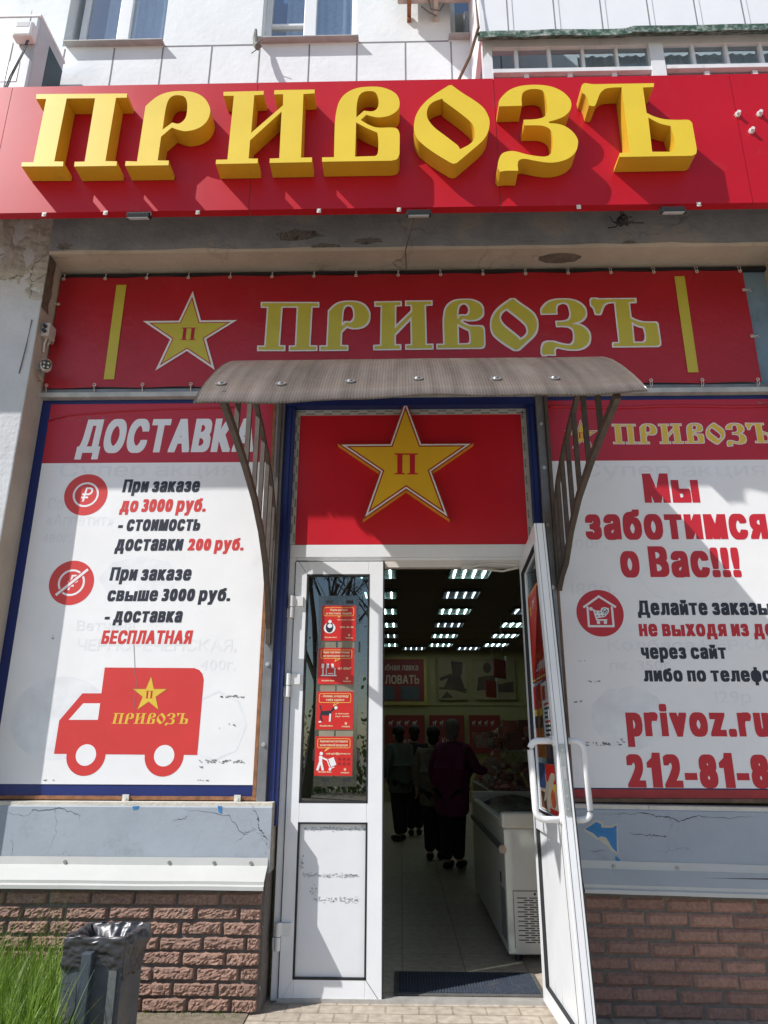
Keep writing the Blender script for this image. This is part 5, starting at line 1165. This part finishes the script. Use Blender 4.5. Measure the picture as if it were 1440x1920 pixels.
for cx_, lab in ((.33, 'single dim ceiling light between the left and middle rows near the back wall'), (1.72, 'single dim ceiling light between the middle and right rows near the back wall')):
    bx_, by_ = prot[TUBE2.name+'_at']; copy_tree(prot[TUBE2.name], None, (cx_-bx_, 18.6-by_, 0), lab)
for q in prot.values():
    if hasattr(q, 'name') and 'p' in q: del q['p']
# ------------------------------------------------------------------ boards on the back wall
BWY = 19.34
def board(lab, a, b, mat, cat='wall board', grp=None, name='menu_board'):
    (x0, z1), (x1, z0) = P(*a, BWY), P(*b, BWY)
    r = empty(name, ((x0+x1)/2, BWY, z0), lab, cat, grp); MB().box(x0, x1, BWY-.03, BWY+.015, z0, z1).build('panel', mat, r); return r, x0, x1, z0, z1
DBR = M('board_dull_red', (.22, .022, .02), .5, .1, 2); CREAMP = M('board_cream', (.26, .21, .11), .6, .15, 1.5); PSCR = M('board_screen', (.07, .09, .10), .3)
r, x0, x1, z0, z1 = board('red fish shop menu board with two grey screens on the back wall', (655, 1232), (801, 1322), M('board_yellow', (.42, .32, .09), .6, .1, 2))
MB().box(x0+.08, x1-.08, BWY-.045, BWY-.03, z0+.1, z1-.06).build('red_face', DBR, r)
m = MB(); fbk = lambda u0, v0: (lambda u, v: (u0+u, BWY-.05, v0+v))
xa = P(700, 1256, BWY)[0]; xb = P(784, 1256, BWY)[0]; text_mb('рыбная лавка', 'plain', fbk(xa+.15, P(720, 1257, BWY)[1]), xb-xa-.15, .17).build('lettering', M('board_pale_letters', (.5, .42, .30), .5), r)
text_mb('ПОЖАЛОВАТЬ', 'bold', fbk(P(672, 1282, BWY)[0], P(720, 1282, BWY)[1]), P(786, 1282, BWY)[0]-P(672, 1282, BWY)[0], .22, mb=m); m.build('lettering', M('board_pale_letters', (.5, .42, .30), .5), r)
for a, b in (((716, 1287), (740, 1313)), ((751, 1287), (786, 1313))):
    (u0, v1), (u1, v0) = P(*a, BWY), P(*b, BWY); MB().box(u0, u1, BWY-.055, BWY-.046, v0, v1).build('screen', PSCR, r)
BRN = M('poster_dark_brown', (.07, .045, .03), .6, .4, 3)
r, x0, x1, z0, z1 = board('yellowish wall poster of a stylised standing worker on the back wall', (820, 1236), (878, 1312), CREAMP, 'wall poster', name='wall_poster')
w_, h_ = x1-x0, z1-z0; fq = lambda u, v: (x0+u*w_, BWY-.034, z0+v*h_)
m = MB(); flat([hull([(.45, .95), (.85, .92), (.8, .6), (.5, .55)]), hull([(.4, .6), (.75, .6), (.95, .15), (.2, .3)])]+stroke([(.45, .6), (.1, .5)], .08)+stroke([(.05, .28), (.95, .24)], .05)+[hull([(.1, .03), (.5, .05), (.3, .2)])], fq, m); m.build('picture', BRN, r)
r, x0, x1, z0, z1 = board('dark wall poster of a seated figure at a laden table on the back wall', (888, 1236), (968, 1312), CREAMP, 'wall poster', name='wall_poster')
w_, h_ = x1-x0, z1-z0
m = MB(); flat([circle(.32, .78, .10, 14, .13), hull([(.1, .55), (.5, .6), (.55, .25), (.05, .22)]), hull([(.5, .35), (.95, .45), (.95, .18), (.5, .18)])], fq, m); m.build('picture', BRN, r)
for i, (a, b) in enumerate((((722, 1341), (797, 1412)), ((805, 1341), (872, 1412)), ((879, 1341), (940, 1412)))):
    r, x0, x1, z0, z1 = board(['left of the three dark red animal panels low on the back wall', 'middle dark red animal panel low on the back wall above the coat', 'right of the three dark red animal panels, above the counter'][i], a, b, DBR, 'wall board', 'red animal panels', 'animal_panel')
    w_, h_ = x1-x0, z1-z0; m = MB()
    for k in range(4): u = .14+k*.2; flat([circle(u, .80, .05, 10, .035)]+stroke([(u-.03, .79), (u-.03, .72)], .015)+stroke([(u+.03, .79), (u+.03, .72)], .015)+[circle(u+.05, .84, .02, 8)], fq, m)
    text_mb(('Скот', 'Куры', 'Птица')[i], 'plain', lambda u, v: (x0+.35*w_+u, BWY-.034, z0+.2*h_+v), .4*w_, .2, mb=m); m.build('picture', M('panel_pale_print', (.45, .40, .36), .6), r)
for (px, py, Y_, lab) in ((942, 1250, 13.5, 'upper red price sign hanging from the shop ceiling'), (925, 1288, 15.5, 'lower red price sign hanging from the shop ceiling')):
    x, z = P(px, py, Y_); r = empty('hanging_sign', (x, Y_, z-.2), lab, 'hanging sign', 'hanging red price signs')
    MB().obox((x-.2, Y_-.3, z-.22), (.55, .83, 0), (.83, -.55, 0), (0, 0, 1), .46, .02, .34).build('board', DBR, r); MB().obox((x+.06, Y_+.09, z-.22), (.55, .83, 0), (.83, -.55, 0), (0, 0, 1), .05, .03, .42).build('edge_strip', M('strip_pale', (.5, .5, .47), .5), r); MB().tube([(x, Y_, z+.2), (x, Y_, 3.76)], .006, 5).build('cord', CABLE, r)
# ------------------------------------------------------------------ people in the shop
def skin_mesh(name, nodes, edges, root, lvl, mat):
    me = bpy.data.meshes.new(name); keys = list(nodes); ix = {k: i for i, k in enumerate(keys)}
    me.from_pydata([nodes[k][0] for k in keys], [(ix[a], ix[b]) for a, b in edges], [])
    o = bpy.data.objects.new('tmp', me); col.objects.link(o)
    md = o.modifiers.new('s', 'SKIN'); md.use_smooth_shade = True
    if not me.skin_vertices: me.skin_vertices.new() if hasattr(me.skin_vertices, 'new') else None
    sv = me.skin_vertices[0].data
    for k in keys:
        r = nodes[k][1]; sv[ix[k]].radius = r if isinstance(r, tuple) else (r, r); sv[ix[k]].use_root = (k == root)
    ss = o.modifiers.new('u', 'SUBSURF'); ss.levels = lvl; ss.render_levels = lvl
    dg = bpy.context.evaluated_depsgraph_get(); out = bpy.data.meshes.new_from_object(o.evaluated_get(dg)); out.name = name
    bpy.data.objects.remove(o); out.materials.clear(); out.materials.append(mat)
    for p in out.polygons: p.use_smooth = True
    return out
SKIN = M('skin', (.46, .27, .19), .6, .06, 8)
def person(loc, rz, h, lab, coat, trous, hairm, hem=.62, armR=None, bend=0.0, bulk=1.0, gap=1.0):
    s = h/1.70; V = lambda x, y, z: Vector((x*s, (y + (bend*(z-.95)**1.3 if z > .95 else 0))*s, z*s))
    N, E = {}, []
    def add(k, p, r, to=None):
        N[k] = (V(*p), tuple(q*s for q in r) if isinstance(r, tuple) else r*s)
        if to: E.append((to, k))
    add('pelvis', (0, 0, .93), (.15, .11)); add('waist', (0, 0, 1.08), (.13, .10), 'pelvis'); add('chest', (0, .0, 1.27), (.16, .11), 'waist'); add('neck0', (0, 0, 1.40), .065, 'chest'); add('neck', (0, .01, 1.47), .052, 'neck0'); add('jaw', (0, .03, 1.53), (.066, .075), 'neck'); add('face', (0, .025, 1.60), (.074, .09), 'jaw'); add('crown', (0, .012, 1.66), (.062, .075), 'face'); add('nose', (0, .125, 1.585), .012, 'face')
    for sd, nm in ((-1, 'L'), (1, 'R')):
        add('ear'+nm, (sd*.088, .01, 1.59), .014, 'face')
        arm = armR if (nm == 'R' and armR) else [(.19, 0, 1.38), (.25, -.03, 1.12), (.25, .07, .90)]
        sh, el, wr = [(sd*p[0], p[1], p[2]) for p in arm]
        add('sh'+nm, sh, .055, 'chest'); add('el'+nm, el, .042, 'sh'+nm); add('wr'+nm, wr, .028, 'el'+nm)
        d = (Vector(wr)-Vector(el)).normalized(); sd2 = d.cross(Vector((0, 0, 1)) if abs(d.z) < .9 else Vector((1, 0, 0))).normalized(); dn_ = d.cross(sd2)
        pm = Vector(wr)+d*.07; add('palm'+nm, tuple(pm), (.030, .016), 'wr'+nm)
        for q, (o_, l_) in enumerate(((-.027, .062), (-.009, .074), (.009, .070), (.027, .054))):
            k0 = pm+d*.028+sd2*o_; k1 = k0+d*l_*.5+dn_*.010; k2 = k1+d*l_*.38+dn_*.024
            for z_, (kp, rr) in enumerate(((k0, .0095), (k1, .0088), (k2, .0075))): add(f'f{nm}{q}{z_}', tuple(kp), rr, f'f{nm}{q}{z_-1}' if z_ else 'palm'+nm)
        t0 = pm-d*.03+sd2*.036; add('t0'+nm, tuple(t0), .0105, 'palm'+nm); add('t1'+nm, tuple(t0+d*.04+sd2*.014+dn_*.012), .009, 't0'+nm)
        add('hip'+nm, (sd*.085, 0, .86), .095, 'pelvis'); add('kn'+nm, (sd*.085*gap, .015+.03*sd, .48), .060, 'hip'+nm); add('an'+nm, (sd*.075*gap, -.02+.05*sd, .09), .040, 'kn'+nm); add('toe'+nm, (sd*.09*gap, .13+.05*sd, .03), .034, 'an'+nm)
    root = empty('person', loc, lab, 'person', None); root.rotation_euler.z = rz
    def put(n_, me, par=root): o = bpy.data.objects.new(n_, me); col.objects.link(o); o.parent = par; return o
    put('body', skin_mesh('body', N, E, 'pelvis', 1, SKIN))
    g = lambda k: N[k][0]/s
    N2, E2 = {}, []
    def add2(k, p, r, to=None):
        N2[k] = (Vector(p)*s, tuple(q*s for q in r) if isinstance(r, tuple) else r*s)
        if to: E2.append((to, k))
    b = bulk
    add2('hem', (0, 0, hem), (.215*b, .17*b)); add2('hips', (0, 0, .92), (.205*b, .16*b), 'hem'); add2('w', V(0, 0, 1.1)/s, (.185*b, .145*b), 'hips'); add2('c', V(0, 0, 1.28)/s, (.20*b, .15*b), 'w'); add2('t', V(0, 0, 1.40)/s, (.13*b, .10), 'c'); add2('col', V(0, .005, 1.46)/s, .075, 't')
    for nm in 'LR':
        a, e_, w_ = g('sh'+nm), g('el'+nm), g('wr'+nm)
        add2('s'+nm, a, .085*b, 'c'); add2('e'+nm, e_, .065*b, 's'+nm); add2('x'+nm, e_+(w_-e_)*.92, .048*b, 'e'+nm)
    put('coat', skin_mesh('coat', N2, E2, 'hips', 2, coat))
    N2, E2 = {}, []
    add2('p', (0, 0, .92), (.165, .125))
    for sd, nm in ((-1, 'L'), (1, 'R')): add2('h'+nm, (sd*.085, 0, .84), .118, 'p'); add2('k'+nm, (sd*.085*gap, .015+.03*sd, .48), .092, 'h'+nm); add2('a'+nm, (sd*.075*gap, -.02+.05*sd, .09), .078, 'k'+nm)
    put('trousers', skin_mesh('trousers', N2, E2, 'p', 2, trous))
    for sd, nm in ((-1, 'L'), (1, 'R')):
        m = MB().sphere((sd*.085*gap*s, (.05+.05*sd)*s, .045*s), .052*s, .14*s, .048*s, 12, 8); me_o = m.build('shoe', SEAL, None); me_o.parent = root
    f_ = N['face'][0]; cr_ = N['crown'][0]
    m = MB().sphere((f_+cr_)/2+Vector((0, -.022*s, .012*s)), .098*s, .108*s, .100*s, 18, 12, .12); m.sphere(f_+Vector((0, -.06*s, -.05*s)), .08*s, .055*s, .08*s, 12, 8, .15)
    hr = m.build('hair', hairm, None, smooth=True); hr.parent = root
    m = MB()
    for sd in (-1, 1): m.sphere(f_+Vector((sd*.032*s, .082*s, .01*s)), .012*s)
    ey = m.build('eyes', M('eye_dark', (.03, .02, .02), .2), None); ey.parent = root
    m = MB().sphere(f_+Vector((0, .088*s, -.055*s)), .024*s, .008*s, .006*s); mo = m.build('mouth', M('lip', (.30, .09, .08), .5), None); mo.parent = root
    return root
DTRS = M('black_trousers', (.012, .012, .014), .85, .2, 12)
person((.62, 9.5, 0), R(-28), 1.69, 'stooped person in a long maroon coat and dark trousers leaning to the counter', M('maroon_coat', (.14, .02, .075), .85, .2, 9), DTRS, M('grey_hair', (.20, .19, .18), .8, .3, 40), .56, [(.19, .03, 1.37), (.27, .14, 1.13), (.33, .36, 1.10)], .12, 1.14, .75)
person((.43, 10.2, 0), R(-8), 1.62, 'person in a beige checked jacket half hidden behind the maroon coat', M('beige_jacket', (.20, .17, .13), .85, .35, 16), DTRS, M('dark_hair', (.012, .009, .008), .6), .66, None, .06, 1.06, .8)
person((-.02, 12.0, 0), R(35), 1.66, 'person in a grey green jacket standing at the left of the doorway view', M('grey_green_jacket', (.10, .115, .095), .85, .2, 9), DTRS, MATS['dark_hair'], .70, [(.19, 0, 1.38), (.25, .06, 1.12), (.18, .28, 1.08)], .08, 1.05, .9)
person((.22, 12.7, 0), R(0), 1.68, 'person dressed all in black beyond the grey green jacket', M('black_coat', (.014, .014, .018), .85, .2, 9), DTRS, MATS['dark_hair'], .62, None, .05, 1.02, .8)

# ------------------------------------------------------------------ litter bin with bag
by0, by1 = 3.62, 3.885; bx0, bz = P(125, 1756, by0); bx1 = P(236, 1752, by0)[0]
bn = empty('litter_bin', ((bx0+bx1)/2, 3.75, -.05), 'square dark steel litter bin lined with a black bag in front of the bricks', 'litter bin')
m = MB()
for a in ((bx0, bx1, by0, by0+.006), (bx0, bx1, by1-.006, by1), (bx0, bx0+.006, by0+.006, by1-.006), (bx1-.006, bx1, by0+.006, by1-.006)): m.box(*a, -.02, bz-.012)
m.box(bx0, bx1, by0, by1, -.02, -.012)
m.build('body', DGREY, bn)
m = MB(); m.box(bx0+.095, bx0+.140, by0-.045, by0-.002, -.06, bz-.055)
m.build('post', M('blue_grey_post', (.05, .065, .08), .5, .2, 12, .05, 80), bn, bevel=.003)
MB().box(bx1-.055, bx1-.02, by0-.012, by0-.001, .02, bz-.13).box(bx1-.06, bx1-.015, by0-.02, by0-.010, .22, .25).build('latch', M('worn_latch', (.16, .17, .17), .45, .3, 25, metal=.4), bn)
BAG = M('black_bag_film', (.022, .022, .026), .36, .2, 9, .06, 14, spec=.8)
m = MB(); per = []; NP = 144
L4 = [(bx0, by0), (bx1, by0), (bx1, by1), (bx0, by1)]
for i in range(NP):
    t = i/NP*4; a = L4[int(t) % 4]; b = L4[(int(t)+1) % 4]; f = t-int(t); per.append(Vector((a[0]+(b[0]-a[0])*f, a[1]+(b[1]-a[1])*f, 0)))
ctr = Vector(((bx0+bx1)/2, (by0+by1)/2, 0)); rows_ = 26; vs = []
for j in range(rows_+1):
    t = j/rows_
    for i, p in enumerate(per):
        d = (p-ctr).normalized(); a = i/NP*2*math.pi
        side = int(i/NP*4)
        if t < .62:      # skirt hanging outside, from its ragged lower edge up to the rim
            q = t/.62; drop = [.125, .17, .10, .13][side]+.035*noise.noise((math.cos(a)*2, math.sin(a)*2, 3))+.02*noise.noise((math.cos(a)*6, math.sin(a)*6, 1))
            z = bz-drop*(1-q); px_ = p.x+p.y; out = .004+.012*(1-abs(noise.noise((px_*7+z*16, z*30, 1)))*2.2)**3*.5+.007*abs(noise.noise((px_*30-z*60, z*40, 7)))*(1-q*.5)
            if side == 1: out += .045*max(0, 1-abs(q-.80)/.45)*max(0, noise.noise((a*2.1, 4, 0))*.6+.65)*min(1, 3*(i/NP*4-1))
        else:
            q = (t-.62)/.38; z = bz+.010*math.sin(q*3.1)-.16*q*q; out = -.004-.10*q*q+.012*noise.noise((a*5, q*4, 5))
        z += .010*noise.noise((a*4, q*5, 9))
        vs.append(p+d*out*1.2+Vector((0, 0, z)))
m.add(vs, [(j*NP+i, j*NP+(i+1) % NP, (j+1)*NP+(i+1) % NP, (j+1)*NP+i) for j in range(rows_) for i in range(NP)]+[tuple(rows_*NP+i for i in range(NP))])
m.build('bag', BAG, bn, smooth=True)

# ------------------------------------------------------------------ grass
random.seed(31); m = MB(); vsA, fsA = [], []
def blade(x, y, h, lean, wd, ang, droop):
    k = len(vsA); dx, dy = math.cos(ang), math.sin(ang); px_, py_ = -dy*wd/2, dx*wd/2; n_ = 5
    for i in range(n_+1):
        t = i/n_; w_ = 1-t**1.6; r = lean*t*t; z = h*(t-droop*t*t*t); cx_, cy_ = x+dx*r, y+dy*r
        vsA.append((cx_+px_*w_, cy_+py_*w_, z-.03)); vsA.append((cx_-px_*w_, cy_-py_*w_, z-.03))
    for i in range(n_): fsA.append((k+2*i, k+2*i+1, k+2*i+3, k+2*i+2))
for i in range(7500):
    y = random.uniform(3.2, 4.60); x = -.415*y-abs(random.gauss(0, .55))
    h = random.uniform(.18, .50)*(1.0 if random.random() < .9 else 1.25); h *= (4.6 if y > 3.9 else 5.6)/4.6; blade(x, y, h, random.uniform(.03, .24), random.uniform(.006, .014), random.uniform(0, 6.28), random.uniform(0, .28))
for i in range(70): blade(random.uniform(-2.7, -1.80), random.uniform(4.2, 4.57), random.uniform(.5, .78), random.uniform(.02, .16), .004, random.uniform(0, 6.28), .05)
for i in range(240): blade(random.uniform(-1.5, -.85), random.uniform(4.56, 4.63), random.uniform(.02, .07), random.uniform(.01, .05), .004, random.uniform(0, 6.28), .1)
m.add(vsA, fsA)
GR = M('grass_green', (.17, .29, .03), .5, .2, 6, island=.6, trans=.4)
m.build('grass', GR, None, 'tall yellow green grass growing along the brick base', 'grass', kind='stuff', smooth=True)
MB().box(-6, -.86, 2.9, 4.66, -.05, .003).build('soil', M('dusty_soil', (.20, .165, .12), .95, .3, 20, .4, 40), kind='structure')
# ------------------------------------------------------------------ trees across the street (they show in the door glass)
BARK = M('bark', (.07, .055, .045), .9, .3, 10); LEAF = M('young_leaves', (.10, .16, .035), .6, .2, 6, island=.5, trans=.3)
def tree(x, y, h, seed, lab):
    random.seed(seed); t = empty('street_tree', (x, y, 0), lab, 'tree', 'trees across the street'); m = MB(); tips = []
    def grow(p, d, l, r, lev):
        pts = [p]; rs = [r]
        for i in range(4): d = (d+Vector((random.gauss(0, .09), random.gauss(0, .09), .05))).normalized(); p = p+d*l/4; pts.append(p); rs.append(r*(1-.12*(i+1)))
        m.tube(pts, rs, 6 if lev < 2 else 4, caps=False)
        if lev == 4: tips.append(p); return
        for k in range(3 if lev else 5):
            a = random.uniform(0, 6.28); q = pts[random.choice((2, 3, 4))]; nd = (d*.9+Vector((math.cos(a), math.sin(a), .15))*random.uniform(.45, .8)).normalized(); grow(q, nd, l*random.uniform(.55, .75), r*.5, lev+1)
        tips.append(p)
    grow(Vector((x, y, -.1)), Vector((0, 0, 1)), h*.42, .16, 0); m.build('trunk', BARK, t)
    c = MB()
    for p in tips:
        for k in range(3):
            q = p+Vector((random.gauss(0, .25), random.gauss(0, .25), random.gauss(0, .2))); a = Vector((random.gauss(0, 1), random.gauss(0, 1), random.gauss(0, 1))).normalized()*.05; b_ = a.cross(Vector((random.random(), random.random(), random.random()))).normalized()*.035
            c.add([q-a, q+b_, q+a, q-b_], [(0, 1, 2, 3)])
    c.build('crown', LEAF, t)
tree(-2.6, -11, 10, 1, 'tall sparse tree mirrored in the door glass, the nearer one'); tree(-.8, -15, 12, 2, 'tall sparse tree mirrored in the door glass, the farther one')
random.seed(77); m = MB()
for i in range(5000):
    p = Vector((random.uniform(-9, 5), random.gauss(-13, .6), abs(random.gauss(0, 1.0)))); a = Vector((random.gauss(0, 1), random.gauss(0, 1), random.gauss(0, 1))).normalized()*.09; b_ = a.cross(Vector((random.random(), .3, random.random()))).normalized()*.06
    m.add([p-a, p+b_, p+a, p-b_], [(0, 1, 2, 3)])
m.build('hedge', LEAF, None, 'loose green hedge along the far side of the street', 'hedge', kind='stuff')
